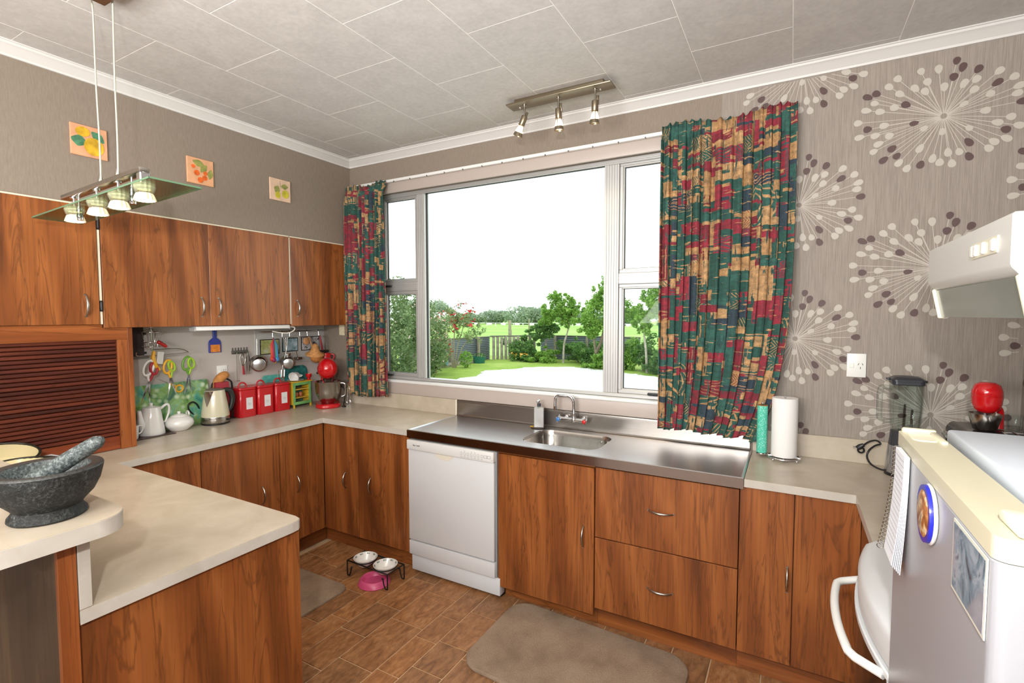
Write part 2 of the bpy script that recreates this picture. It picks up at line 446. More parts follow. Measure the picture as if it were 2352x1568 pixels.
def burst(cx, cz):
    W_, D_, L_ = B(), B(), B()
    ST = [0]
    def place(x, z, d):
        """wall position -> 3-D, wrapping round the room corner onto the right-hand wall"""
        if x <= XR: return (x, -.0016 - d, z)
        return (XR - .0006 - d, -(x - XR), z)
    for lst, bb in ((WT, W_), (DK, D_)):
        for k, (dx, dz) in enumerate(lst):
            x, z = cx + dx, cz + dz; r = math.hypot(dx, dz); ux, uz = dx / r, dz / r
            side = x > XR
            if z > 2.76 or z < 1.022 or x < 2.77 or abs(x - XR) < .02: continue
            el = .0165 + .005 * ((k * 37) % 10) / 10 ; ew = .0132 + .002 * ((k * 53) % 10) / 10
            if r < .12: el *= .85; ew *= .8
            pts = []
            for q in range(14):
                a = 2 * PI * q / 14; e = el * math.cos(a); w = ew * math.sin(a) * (1 + .22 * math.cos(a))
                px, pz = x + ux * e - uz * w, z + uz * e + ux * w
                px = min(px, XR - .001) if not side else max(px, XR + .001)
                pts.append(place(px, pz, .0014 + .00002 * k + (.0012 if bb is D_ else 0)))
            bb.face(pts)
            # stalk from the heart to the petal
            a0, a1 = .012, r - el * .9
            if a1 > a0:
                e0, e1 = (cx + ux * a0, cz + uz * a0), (cx + ux * a1, cz + uz * a1)
                if e0[1] > 2.765 and e1[1] < 2.765:
                    t = (2.765 - e0[1]) / (e1[1] - e0[1]); e0 = (e0[0] + (e1[0] - e0[0]) * t, 2.765)
                if e0[1] < 1.02 and e1[1] > 1.02:
                    t = (1.02 - e0[1]) / (e1[1] - e0[1]); e0 = (e0[0] + (e1[0] - e0[0]) * t, 1.02)
                if max(e0[1], e1[1]) > 2.77 or min(e0[1], e1[1]) < 1.0: continue
                if min(e0[0], e1[0]) < 2.76: continue
                if e0[0] > XR and e1[0] < XR or e0[0] < XR and e1[0] > XR:
                    t = (XR - e0[0]) / (e1[0] - e0[0]); mid = (XR - .0005, e0[1] + (e1[1] - e0[1]) * t)
                    if e0[0] < XR: e1 = mid
                    else: e0, e1 = (XR + .0005, mid[1]), e1
                h = .0012; ST[0] += 1
                ex, ez = -uz * h, ux * h
                L_.face([place(e0[0] + ex, e0[1] + ez, .0002 + .000012 * ST[0]), place(e1[0] + ex, e1[1] + ez, .0002 + .000012 * ST[0]), place(e1[0] - ex, e1[1] - ez, .0002 + .000012 * ST[0]), place(e0[0] - ex, e0[1] - ez, .0002 + .000012 * ST[0])])
    L_.out('wallpaper_stalks', M_PL, wall_back, 0); W_.out('wallpaper_petals', M_PW, wall_back, 0); D_.out('wallpaper_dark_petals', M_PD, wall_back, 0)
for cx, cz in [(3.665, 2.487), (3.665, 1.822), (3.665, 1.157), (3.12, 2.82), (3.12, 2.157), (3.12, 1.492), (3.12, .827), (4.21, 2.155), (4.21, 1.49), (4.21, .82), (4.21, 2.82)]: burst(cx, cz)

# ceiling: white painted joints between textured tiles
a = N('ceiling_tile'); a.set(.62, 0, .35)
vv = a.coord('Object', (1, 1, 1), True); f = a.noise(vv, 46, 3, .6); g = a.noise(vv, 9, 3)
a.base(a.ramp(a.math('ADD', a.math('MULTIPLY', f, .6), a.math('MULTIPLY', g, .4)), [(.36, (184, 181, 178)), (.64, (198, 195, 192))])); a.bump(f, .25, .002)
M_CT = a.m
M_JOINT = M('ceiling_joint_white', (236, 234, 230), .6)
ceiling = struct(B().box(-.45, YR - .1, HC, XR + .1, .13, HC + .08).out('ceiling', M_JOINT, None, 0), 'tiled ceiling with white joints'); ORG[ceiling.name] = Vector((0, 0, 0))
TW, TL = .411, .631
pool = {}
for i in range(-1, 10):
    x0 = .199 + TW * i; x1 = x0 + TW
    x0c, x1c = max(x0, 0), min(x1, XR)
    if x1c - x0c < .02: continue
    off = -.415 if i % 2 == 0 else -.10
    for j in range(-1, 6):
        y1 = off - TL * j; y0 = y1 - TL; y1c, y0c = min(y1, 0), max(y0, -3.6)
        if y1c - y0c < .05: continue
        wx, wy = x1c - x0c - .0038, y1c - y0c - .0038
        key = (round(wx, 3), round(wy, 3))
        if key not in pool:
            t = B().box(-wx / 2, -wy / 2, -.0014, wx / 2, wy / 2, .001, .0006, 1).out('ceiling_tile', M_CT, ceiling, 0); pool[key] = t
        else:
            t = pool[key].copy(); COL.objects.link(t)
        t.location = ((x0c + x1c) / 2, (y0c + y1c) / 2, HC)

# coved cornice
def cornice(name, p0, p1, nrm):
    prof = [(0, 0), (.010, 0), (.012, .010), (.018, .014), (.034, .034), (.050, .042), (.054, .050), (.060, .052), (.060, .058), (0, .058)]
    d = Vector(nrm); A, C = Vector(p0), Vector(p1); vv_ = []
    for P in (A, C):
        for o_, z in prof: vv_.append(P + d * o_ + Vector((0, 0, z)))
    n = len(prof); fs = [[i, (i + 1) % n, n + (i + 1) % n, n + i] for i in range(n)]
    return struct(B().mesh(vv_, fs).out(name, M('cornice_white', (208, 206, 203), .45), None, 25))
cornice('trim_1', (0.0, 0, HC - .058), (XR, 0, HC - .058), (0, -1, 0))
cornice('trim_2', (0, YR, HC - .058), (0, 0.0, HC - .058), (1, 0, 0))
cornice('trim_3', (XR, YR, HC - .058), (XR, 0.0, HC - .058), (-1, 0, 0))

# window: painted head board and apron, silver aluminium joinery, four opening or fixed panes
struct(B().box(.26, -.018, 2.53, 2.66, 0, 2.612, .003).out('trim_4', PAINT, None, 30), 'pinkish grey head board above the window')
struct(B().box(.30, -.016, 1.0135, 2.66, 0, 1.098, .003).out('trim_5', PAINT, None, 30), 'pinkish grey apron below the window')
struct(B().box(.28, -.024, 1.098, 2.64, .05, 1.116, .004).out('trim_6', M('sill_white', (220, 220, 218), .3), None, 30), 'white window sill')
win = struct(bpy.data.objects.new('window_1', None)); COL.objects.link(win); ORG[win.name] = Vector((0, 0, 0)); win['label'] = 'wide silver aluminium window over the sink'
def bars(bx, x0, z0, x1, z1, w, y0, y1, lip=.006):
    """hollow-section frame with a stepped inner lip"""
    for r in ((x0, z0, x1, z0 + w), (x0, z1 - w, x1, z1), (x0, z0 + w, x0 + w, z1 - w), (x1 - w, z0 + w, x1, z1 - w)): bx.box(r[0], y0, r[1], r[2], y1, r[3], .0025, 1)
bb = B(); bars(bb, .28, 1.117, 2.62, 2.535, .022, .035, .10)
bb.box(.28, .03, 2.505, 2.62, .04, 2.513, .001, 1); bb.out('window_frame', ALU, win, 30)
for x0, x1, nm in ((.641, .716, 0), (2.098, 2.19, 1)):
    mb = B().box(x0, .040, 1.139, x1, .098, 2.513, .002, 1)
    k = x0 + .012
    while k < x1 - .008: mb.box(k, .036, 1.139, k + .004, .041, 2.513, .001, 1); k += .016
    mb.out('mullion', ALU, win, 30)
M_SEAL = M('window_seal_black', (36, 34, 34), .6)
for x0, x1 in ((.302, .641), (2.19, 2.598)):
    tb = B().box(x0, .042, 1.797, x1, .098, 1.862, .002, 1)
    for q in (1.81, 1.828, 1.846): tb.box(x0, .039, q, x1, .043, q + .004)
    tb.out('transom', ALU, win, 30)
    for z0, z1 in ((1.139, 1.797), (1.862, 2.513)):
        sb = B(); bars(sb, x0, z0, x1, z1, .020, .052, .088); bars(sb, x0 + .014, z0 + .014, x1 - .014, z1 - .014, .014, .058, .084)
        sash = sb.out('sash', ALU, win, 30)
        ss = B(); bars(ss, x0 + .027, z0 + .027, x1 - .027, z1 - .027, .003, .064, .08); ss.out('window_seal', M_SEAL, sash, 0)
        B().box(x0 + .026, .070, z0 + .026, x1 - .026, .074, z1 - .026).out('pane', PANE, sash, 0)
ss = B(); bars(ss, .716, 1.131, 2.098, 2.513, .004, .060, .08); ss.out('window_seal', M_SEAL, win, 0)
B().box(.718, .068, 1.133, 2.096, .074, 2.511).out('pane', PANE, win, 0)
for x, z in ((.365, 1.836), (.365, 1.150), (2.41, 1.150)):
    h = B().box(x - .035, .022, z - .008, x + .03, .044, z + .006, .003, 1).box(x - .03, .012, z - .004, x + .045 if x > 1 else x + .02, .024, z + .004, .002, 1)
    h.out('window_latch', BLACK, win, 40, 'black latch')
tr = thing('curtain_track', 'thin white curtain track running above the whole window', 'curtain track', (1.55, -.03, 2.602))
t = B().box(.02, -.046, 2.602, 3.10, -.019, 2.622, .004).out('rail', M('track_white', (226, 226, 224), .35), tr, 30)
gb = B()
for k in range(14): gb.box(.5 + k * .155, -.049, 2.598, .506 + k * .155, -.042, 2.606)
gb.out('glider', M('glider_grey', (90, 88, 86), .5), tr, 0)['kind'] = 'stuff'

# curtains -----------------------------------------------------------
def curtain_mat():
    a = N('patchwork_curtain_cloth'); a.set(.85, 0, .2)
    tc = a.n('ShaderNodeTexCoord'); uv = tc.outputs['UV']
    def mp(vec, sc, loc=(0, 0, 0)):
        m = a.n('ShaderNodeMapping'); m.inputs['Scale'].default_value = sc; m.inputs['Location'].default_value = loc; a.l(vec, m.inputs['Vector']); return m.outputs[0]
    nz = a.n('ShaderNodeTexNoise'); nz.inputs['Scale'].default_value = 34; nz.inputs['Detail'].default_value = 3; a.l(uv, nz.inputs['Vector'])
    wob = a.n('ShaderNodeVectorMath', operation='MULTIPLY_ADD'); a.l(nz.outputs['Color'], wob.inputs[0]); wob.inputs[1].default_value = (.010, .014, 0); a.l(uv, wob.inputs[2])
    sx = a.n('ShaderNodeSeparateXYZ'); a.l(wob.outputs[0], sx.inputs[0]); u, v = sx.outputs[0], sx.outputs[1]
    def rnd(x, y, seed):
        cb = a.n('ShaderNodeCombineXYZ'); 
        for k_, q in enumerate((x, y, seed)):
            if isinstance(q, (int, float)): cb.inputs[k_].default_value = q
            else: a.l(q, cb.inputs[k_])
        w = a.n('ShaderNodeTexWhiteNoise', noise_dimensions='3D'); a.l(cb.outputs[0], w.inputs['Vector']); return w.outputs['Value']
    def cells(nu, nv, seed):
        """columns of unequal width cut into blocks that step from column to column"""
        U = a.math('ADD', a.math('MULTIPLY', u, nu), a.math('MULTIPLY', a.math('SINE', a.math('MULTIPLY', u, nu * 2.3)), .38))
        ci = a.math('FLOOR', U); fu = a.math('FRACT', U)
        V = a.math('ADD', a.math('MULTIPLY', v, nv), a.math('MULTIPLY', rnd(ci, 0.5, seed), 7.0))
        V = a.math('ADD', V, a.math('MULTIPLY', a.math('SINE', a.math('MULTIPLY', V, 2.1)), .33))
        ri = a.math('FLOOR', V); fv = a.math('FRACT', V)
        return ci, ri, fu, fv
    pal = [(0., (52, 92, 82)), (.27, (156, 54, 68)), (.45, (188, 146, 100)), (.60, (60, 104, 94)), (.72, (58, 72, 84)), (.80, (142, 50, 62)), (.90, (196, 156, 110))]
    c1i, r1i, fu, fv = cells(8.5, 8.0, 1.0); A, A2, A3 = rnd(c1i, r1i, 2.0), rnd(c1i, r1i, 3.0), rnd(c1i, r1i, 4.0)
    c2i, r2i, gu, gv = cells(19.0, 13.0, 11.0); Bq, B2 = rnd(c2i, r2i, 12.0), rnd(c2i, r2i, 13.0)
    c3i, r3i, hu, hv = cells(15.0, 44.0, 21.0); D, D2 = rnd(c3i, r3i, 22.0), rnd(c3i, r3i, 23.0)
    c = a.ramp(A, pal, 'CONSTANT')
    # scrolls, diamonds and nested squares inside the larger blocks
    lines = a.ramp(A, [(0, (190, 146, 100)), (.27, (60, 92, 94)), (.45, (132, 58, 58)), (.60, (196, 156, 112)), (.72, (186, 140, 104)), (.80, (176, 120, 90)), (.90, (66, 100, 92))], 'CONSTANT')
    du, dv = a.math('ABSOLUTE', a.math('SUBTRACT', fu, .5)), a.math('ABSOLUTE', a.math('SUBTRACT', fv, .5))
    sq = a.math('MAXIMUM', du, dv); dm = a.math('ADD', du, dv)
    isd = a.math('GREATER_THAN', A3, .5)
    dist = a.math('ADD', a.math('MULTIPLY', sq, a.math('SUBTRACT', 1.0, isd)), a.math('MULTIPLY', dm, isd))
    band = a.math('LESS_THAN', a.math('FRACT', a.math('MULTIPLY', dist, 5.2)), .30)
    opn = a.math('GREATER_THAN', a.math('ADD', dist, a.math('MULTIPLY', fv, .25)), .12)
    c = a.mix(a.math('MULTIPLY', a.math('MULTIPLY', band, opn), a.math('GREATER_THAN', A2, .52)), c, lines)
    c = a.mix(a.math('GREATER_THAN', B2, .60), c, a.ramp(Bq, pal, 'CONSTANT'))
    c = a.mix(a.math('GREATER_THAN', D2, .80), c, a.ramp(D, pal, 'CONSTANT'))
    # dry-brush paint strokes and weave
    st = a.noise(mp(uv, (10, 70, 1)), 1.0, 3); c = a.mix(a.math('GREATER_THAN', st, .64), c, (196, 154, 108))
    st2 = a.noise(mp(uv, (80, 9, 1), (5, 3, 0)), 1.0, 3); c = a.mix(a.math('GREATER_THAN', st2, .62), c, (52, 86, 82))
    st3 = a.noise(mp(uv, (34, 46, 1), (9, 7, 0)), 1.0, 4, .65); c = a.mix(a.ramp(st3, [(.40, (0., 0., 0.)), (.66, (.55, .55, .55))]), c, (48, 58, 58))
    fine = a.noise(mp(uv, (260, 260, 1)), 1.0, 2); c = a.mix(a.ramp(fine, [(.35, (.28, .28, .28)), (.6, (0., 0., 0.))]), c, (22, 26, 28))
    a.base(c); a.bump(fine, .2, .001)
    return a.m
M_CUR = curtain_mat()
def curtain(name, label, x0, x1, z0, z1, xb0, xb1, folds, seed, cloth, ud=0.):
    r = random.Random(seed); nx, nz = folds * 12, 40
    ph = [r.uniform(.75, 1.25) for _ in range(folds + 2)]; tot = sum(ph[:folds]); cum = [0]
    for p in ph[:folds]: cum.append(cum[-1] + p / tot)
    am = [r.uniform(.55, 1.15) for _ in range(folds + 1)]; hem = [r.uniform(-.012, .016) for _ in range(folds + 2)]
    bm = bmesh.new(); uvl = bm.loops.layers.uv.new('UVMap'); V = []; UV = []
    for j in range(nz + 1):
        t = j / nz; row = []; urow = []
        for i in range(nx + 1):
            s = i / nx; k = min(int(s * folds), folds - 1); fr = s * folds - k
            sx = cum[k] + (cum[k + 1] - cum[k]) * fr
            A = .014 * (am[k] * (1 - fr) + am[k + 1] * fr) * (1.05 - .15 * t)
            bulge = t * t * (3 - 2 * t)
            xa = x0 + (xb0 - x0) * bulge; xe = x1 + (xb1 - x1) * (t ** 4.6)
            x = xa + (xe - xa) * sx + .008 * math.sin(2 * PI * fr + 1.2) * (.4 + t)
            y = -.074 - A * math.cos(2 * PI * fr) - .010 * math.sin(3.1 * t + k * 1.7) - .004 * math.sin(40 * s + 6 * t)
            zt = z1 + .010 * math.cos(2 * PI * fr) * (1 if k % 2 else .3) + (.012 * math.sin(9 * s))
            zb = z0 + hem[k] * (1 - fr) + hem[k + 1] * fr + .006 * math.cos(2 * PI * fr)
            if t < .045: y = -.062 - .35 * A * math.cos(4 * PI * fr)
            row.append(bm.verts.new((x, y, zt + (zb - zt) * t))); urow.append((ud + s * cloth, zt + (zb - zt) * t - z0))
        V.append(row); UV.append(urow)
    for j in range(nz):
        for i in range(nx):
            f = bm.faces.new([V[j][i], V[j + 1][i], V[j + 1][i + 1], V[j][i + 1]])
            for lp, (a_, c_) in zip(f.loops, ((j, i), (j + 1, i), (j + 1, i + 1), (j, i + 1))): lp[uvl].uv = UV[a_][c_]
    me = bpy.data.meshes.new(name); bm.to_mesh(me); bm.free()
    base = Vector(((x0 + x1) / 2, -.074, z0)); me.transform(Matrix.Translation(-base)); me.materials.append(M_CUR)
    me.polygons.foreach_set('use_smooth', [True] * len(me.polygons))
    o = bpy.data.objects.new(name, me); o.location = base; COL.objects.link(o)
    sm = o.modifiers.new('cloth_thickness', 'SOLIDIFY'); sm.thickness = .003; sm.offset = 0
    return tag(o, label, 'curtain')
curtain('curtain', 'wide patchwork curtain drawn at the right of the window, near the paper towel', 2.456, 3.100, .972, 2.635, 2.452, 2.950, 15, 4, 1.0)
curtain('curtain', 'narrow patchwork curtain drawn at the left end of the window, behind the red mixer', .020, .437, .985, 2.605, .014, .436, 9, 11, .80, 2.3)
# ------------------------------------------------------------------ fitted units
M_CARC = M('carcass_dark_brown', (70, 38, 20), .6)  # even dark brown for the cabinet bodies
M_CCREAM = M('carcass_cream', (214, 206, 184), .5)
# ---- upper cupboards, let into the wall, faces at x = .02
def upper(label, y0, y1, doors, handles, zt0, zt1, zb):
    t = thing('wall_cabinet', label, 'cabinet', (-.16, (y0 + y1) / 2, zb))
    B().box(-.333, y0 + .002, zb + .001, 0, y1 - .002, 2.162).out('body', M_CARC, t, 0)
    B().box(-.01, y0 + .001, 2.158, .019, y1 - .001, 2.1655).out('top_edge_strip', M_CCREAM, t, 0, 'thin pale strip along the top edge')
    for (a, c), hy in zip(doors, handles):
        d = B().box(.002, a, zb, .020, c, 2.158, .0015, 1).out('door', W_CAB, t, 0)
        bow_handle(d, (.020, hy, 1.662), (0, 0, 1), (1, 0, 0))
    return t
ua = upper('walnut wall cupboard over the roller shutter, left end of the row', -2.42, -1.694, [(-2.416, -1.697)], [-1.755], 0, 0, 1.566)
ub = upper('wide two-door walnut wall cupboard over the mug and kettle', -1.684, -.582, [(-1.680, -1.141), (-1.1395, -.586)], [-1.192, -1.091], 0, 0, 1.548)
uc = upper('narrow walnut wall cupboard beside the left curtain', -.578, -.004, [(-.574, -.040)], [-.529], 0, 0, 1.536)
B().box(.0, -1.6935, 1.567, .016, -1.684, 2.10).out('edge_strip', M_CCREAM, ua, 0, 'cream edge showing in the gap between two cupboards')
B().box(.0, -.5845, 1.55, .016, -.5755, 2.155).out('edge_strip', M_CCREAM, ub, 0, 'cream edge showing between two cupboards')
for z in (1.66, 2.075): B().box(.012, -1.695, z - .028, .0225, -1.683, z + .028, .002, 1).cyl((.02, -1.689, z - .02), (.02, -1.689, z + .02), .005).out('hinge', BLACK, ua, 40, 'black hinge')
B().box(.002, -.038, 1.536, .019, -.004, 2.158, .001, 1).out('filler', W_CAB, uc, 0)
# fluorescent strip light with a loose cord under the middle cupboard
fl = thing('strip_light', 'white fluorescent strip light under the middle wall cupboard', 'strip light', (-.03, -.9, 1.52))
B().box(-.075, -1.215, 1.519, .0, -.575, 1.546, .006).out('housing', M('strip_white', (232, 232, 230), .3), fl, 35)
for ya in (-1.222, -.582): B().box(-.070, ya, 1.516, -.004, ya + .014, 1.540, .003, 1).out('end_cap', M('strip_grey', (170, 168, 166), .5), fl, 35)
B().tube([(-.03, -.575, 1.528), (-.02, -.55, 1.53), (-.01, -.53, 1.522), (-.02, -.535, 1.50), (-.04, -.57, 1.485), (-.06, -.62, 1.49), (-.08, -.66, 1.50)], .004, 8).out('cord', M('cord_white', (214, 210, 200), .5), fl, 60)
# small label stuck on the side of the recess, and a hidden switch
lb = B().box(-.150, -.0025, 1.448, -.090, -.0002, 1.537)
lb.solo('paper_label', M('cream_card', (226, 214, 180), .6, var=.08, vscale=60), 'small cream paper card stuck beside the left curtain, under the cupboards', 'card', (-.12, 0, 1.448), None, 0)
# ---- roller-shutter unit
ap = thing('appliance_garage', 'walnut worktop cupboard with a dark roller shutter of thin slats', 'roller cupboard', (-.16, -2.0, .9))
B().box(-.333, -2.6, .901, -.03, -1.552, 1.565).out('body', M_CARC, ap, 0)
B().box(-.03, -2.6, 1.484, 0, -1.55, 1.565, .001, 1).out('top_rail', W_TRIMY, ap, 0)
B().box(-.03, -1.618, .901, 0, -1.572, 1.484, .001, 1).out('stile', W_TRIM, ap, 0)
B().box(-.333, -1.5715, .901, .002, -1.549, 1.566, .001, 1).out('side_panel', W_TRIM, ap, 0)
z = .975; sl = None
B().box(-.024, -2.6, .902, -.010, -1.6185, .972, .002, 1).out('bottom_rail', wood('red_brown_rail', (92, 38, 18), (120, 54, 28), (140, 70, 38), axis='y'), ap, 0)
while z < 1.482:
    if sl is None:
        pr = [(-.030, 0), (-.017, .0005), (-.0125, .003), (-.0115, .0095), (-.0125, .016), (-.017, .0185), (-.030, .0190)]
        sl = B().prism([(-2.6, 0), (-2.6, .019), (-1.6185, .019), (-1.6185, 0)], 'x', -.030, -.018)
        sl = B()
        q = []
        for y in (-2.6, -1.6185):
            for x_, z_ in pr: q.append((x_, y, z_))
        n_ = len(pr); sl.mesh(q, [[i, (i + 1) % n_, n_ + (i + 1) % n_, n_ + i] for i in range(n_)] + [list(range(n_)), list(range(2 * n_ - 1, n_ - 1, -1))])
        s0 = sl.out('shutter_slat', W_SLAT, ap, 30); s0.location = (0, 0, z); sl = s0
    else:
        c = sl.copy(); COL.objects.link(c); c.location = (0, 0, z)
    z += .0205
# ---- base cabinets
def kick(name, t, x0, y0, x1, y1): return B().box(x0, y0, .001, x1, y1, .108).out(name, wood('kickboard_walnut', (84, 42, 22), (112, 58, 30), (134, 76, 42), axis='x') if 'kickboard_walnut' not in MATS else MATS['kickboard_walnut'], t, 0)
ct = thing('base_cabinet', 'walnut base cupboard with two doors under the left worktop', 'cabinet', (0, -1.15, 0))
B().box(-.333, -1.752, .110, .2365, -.545, .866).out('body', M_CARC, ct, 0)
B().box(-.3, -1.74, .001, .207, -.473, .109).out('kickboard', W_CABY, ct, 0)
d = B().box(.239, -1.353, .112, .257, -.870, .860, .0015, 1).out('door', W_CAB, ct, 0); bow_handle(d, (.257, -.993, .492), (0, 0, 1), (1, 0, 0))
d = B().box(.239, -.866, .112, .257, -.524, .860, .0015, 1).out('door', W_CAB, ct, 0); bow_handle(d, (.257, -.743, .492), (0, 0, 1), (1, 0, 0))
B().box(.239, -1.752, .112, .257, -1.357, .860, .0015, 1).out('fixed_panel', W_CAB, ct, 0)
ct = thing('base_cabinet', 'walnut corner cupboard with two doors left of the dishwasher', 'cabinet', (.65, -.27, 0))
B().box(.2372, -.500, .110, 1.036, -.02, .866).out('body', M_CARC, ct, 0)
B().box(.208, -.470, .001, 1.040, -.44, .109).out('kickboard', W_CABX, ct, 0)
d = B().box(.259, -.522, .112, .586, -.504, .862, .0015, 1).out('door', W_CAB, ct, 0); bow_handle(d, (.470, -.522, .488), (0, 0, 1), (0, -1, 0))
d = B().box(.590, -.522, .112, 1.032, -.504, .862, .0015, 1).out('door', W_CAB, ct, 0); bow_handle(d, (.705, -.522, .486), (0, 0, 1), (0, -1, 0))
ct = thing('base_cabinet', 'walnut sink cupboard right of the white dishwasher', 'cabinet', (1.97, -.27, 0))
for (x0_, x1_) in ((1.682, 1.698), (2.240, 2.254)): B().box(x0_, -.503, .110, x1_, -.02, .844).out('side_panel', M_CARC, ct, 0)
B().box(1.699, -.503, .110, 2.239, -.02, .125).out('bottom_shelf', M_CARC, ct, 0)
B().box(1.682, -.520, .842, 2.254, -.50, .862, .001, 1).out('top_rail', W_CABX, ct, 0)
B().box(1.701, -.470, .001, 2.256, -.44, .109).out('kickboard', W_CABX, ct, 0)
d = B().box(1.682, -.526, .072, 2.251, -.504, .838, .003, 1).out('door', W_CAB, ct, 0); bow_handle(d, (2.195, -.526, .473), (0, 0, 1), (0, -1, 0))
ct = thing('drawer_unit', 'walnut unit of two deep drawers under the stainless bench', 'drawers', (2.59, -.27, 0))
B().box(2.257, -.503, .110, 2.920, -.02, .844).out('body', M_CARC, ct, 0)
B().box(2.257, -.470, .001, 2.921, -.44, .109).out('kickboard', W_CABX, ct, 0)
for z0, z1, hz in ((.486, .844, .676), (.112, .481, .292)):
    d = B().box(2.256, -.522, z0, 2.920, -.504, z1, .0015, 1).out('drawer', W_CAB, ct, 0); bow_handle(d, (2.583, -.522, hz), (1, 0, 0), (0, -1, 0), .118)
ct = thing('base_cabinet', 'walnut base cupboard in the right-hand corner beneath the paper towel', 'cabinet', (3.13, -.27, 0))
B().box(2.922, -.503, .110, 3.36, -.02, .866).out('body', M_CARC, ct, 0)
B().box(2.922, -.470, .001, 3.35, -.44, .109).out('kickboard', W_CABX, ct, 0)
d = B().box(2.924, -.522, .112, 3.132, -.504, .862, .0015, 1).out('door', W_CAB, ct, 0); bow_handle(d, (3.113, -.522, .488), (0, 0, 1), (0, -1, 0))
B().box(3.135, -.522, .112, 3.3655, -.504, .862, .0015, 1).out('fixed_panel', W_CAB, ct, 0)
ct = thing('base_cabinet', 'walnut base cupboard between the right-hand corner and the stove', 'cabinet', (3.65, -.75, 0))
B().box(3.385, -1.002, .110, 3.955, -.506, .866).out('body', M_CARC, ct, 0)
B().box(3.42, -1.002, .001, 3.95, -.506, .109).out('kickboard', W_CABY, ct, 0)
B().box(3.366, -1.002, .112, 3.384, -.526, .862, .0015, 1).out('door', W_CAB, ct, 0)
# ---- peninsula
pe = thing('peninsula_cabinet', 'walnut-panelled peninsula cabinet in the left foreground', 'cabinet', (.8, -2.07, 0))
B().box(-.333, -2.386, .110, 1.578, -1.775, .866).out('body', M_CARC, pe, 0)
B().box(-.3, -2.38, .001, 1.57, -1.82, .109).out('kickboard', W_CABX, pe, 0)
B().box(.2575, -1.774, .112, 1.577, -1.757, .862, .001, 1).out('kitchen_side_panel', W_CAB, pe, 0)
B().box(1.579, -2.388, .001, 1.600, -1.757, .866, .001, 1).out('end_panel', W_CAB, pe, 0)
bw = thing('bar_wall', 'dark brown panelled bar wall with an orange timber edge, left foreground', 'bar wall', (.8, -2.41, 0))
B().box(-.333, -2.424, .001, 1.606, -2.3895, 1.088).out('back_panel', W_DARK, bw, 0)
B().box(1.6062, -2.426, .001, 1.621, -2.3895, 1.088, .001, 1).out('edge_strip', W_TRIM, bw, 0, 'orange timber edge strip')
bt = thing('bar_top', 'raised stone-look bar top with rounded corners, left foreground', 'bar top', (.8, -2.46, 1.09))
pl = rect_pts(-.333, -2.625, 1.694, -2.297, .075, 8)
B().prism(pl, 'z', 1.0955, 1.130).out('top', LAM, bt, 40)
pe_ = [(x * 1.0, y) for x, y in rect_pts(-.3332, -2.6262, 1.6952, -2.2958, .0762, 8)]
B().prism(pe_, 'z', 1.0895, 1.1285).out('edge_band', LAM_E, bt, 40, 'paler edge band')
# ---- worktops
wt = thing('worktop', 'pale stone-look L worktop running from the peninsula to the sink bench', 'worktop', (0, -1.2, .9))
def slab(poly, nm, t): 
    B().prism(poly, 'z', .868, .9).out(nm, LAM, t, 30)
tip = [(1.621, -1.80), (1.618, -1.775), (1.606, -1.761), (1.58, -1.755)]
L = [(-.334, -2.387), (1.621, -2.387)] + tip + [(.277, -1.755), (.277, -.542), (1.036, -.542), (1.036, -.0005), (-.334, -.0005)]
slab(L, 'slab', wt)
# paler edge banding, 1 mm proud
eb = B()
path = [(1.6212, -2.388)] + [(x + .0006, y + .0004) for x, y in tip] + [(.2776, -1.7544), (.2776, -.5426), (1.036, -.5426)]
vv_ = []; fs = []
for i, (x, y) in enumerate(path): vv_ += [(x, y, .8655), (x, y, .8985)]
for i in range(len(path) - 1): fs.append([2 * i, 2 * i + 2, 2 * i + 3, 2 * i + 1])
ob = eb.mesh(vv_, fs).out('edge_band', LAM_E, wt, 0, 'paler edge band')
md = ob.modifiers.new('thick', 'SOLIDIFY'); md.thickness = .0012; md.offset = 1
B().box(1.6, -2.3875, .901, 1.6215, -2.362, 1.0885, .001, 1).box(-.333, -2.389, .901, 1.6, -2.366, 1.0885).out('upstand_end', LAM_E, wt, 0)
B().box(-.334, -.018, .9, 1.030, -.0005, 1.0125, .0015, 1).out('upstand', LAM, wt, 0)
B().box(1.030, -.021, .9, 1.0425, -.0005, 1.0125, .002, 1).out('upstand_end_trim', M('cream_trim_strip', (222, 214, 198), .4), wt, 0)
w2 = thing('worktop', 'pale stone-look worktop in the right-hand corner, under the blender', 'worktop', (3.5, -.5, .9))
slab([(2.940, -.0005), (2.940, -.542), (3.343, -.542), (3.343, -1.003), (3.9635, -1.003), (3.9635, -.0005)], 'slab', w2)
vv_ = []; path = [(2.940, -.5426), (3.3424, -.5426), (3.3424, -1.003)]
for x, y in path: vv_ += [(x, y, .8655), (x, y, .8985)]
ob = B().mesh(vv_, [[0, 2, 3, 1], [2, 4, 5, 3]]).out('edge_band', LAM_E, w2, 0, 'paler edge band')
md = ob.modifiers.new('thick', 'SOLIDIFY'); md.thickness = .0012; md.offset = 1
B().box(2.940, -.018, .9, 3.962, -.0018, 1.014, .0015, 1).box(3.946, -1.003, .9, 3.9635, -.018, 1.014, .0015, 1).out('upstand', LAM, w2, 0)
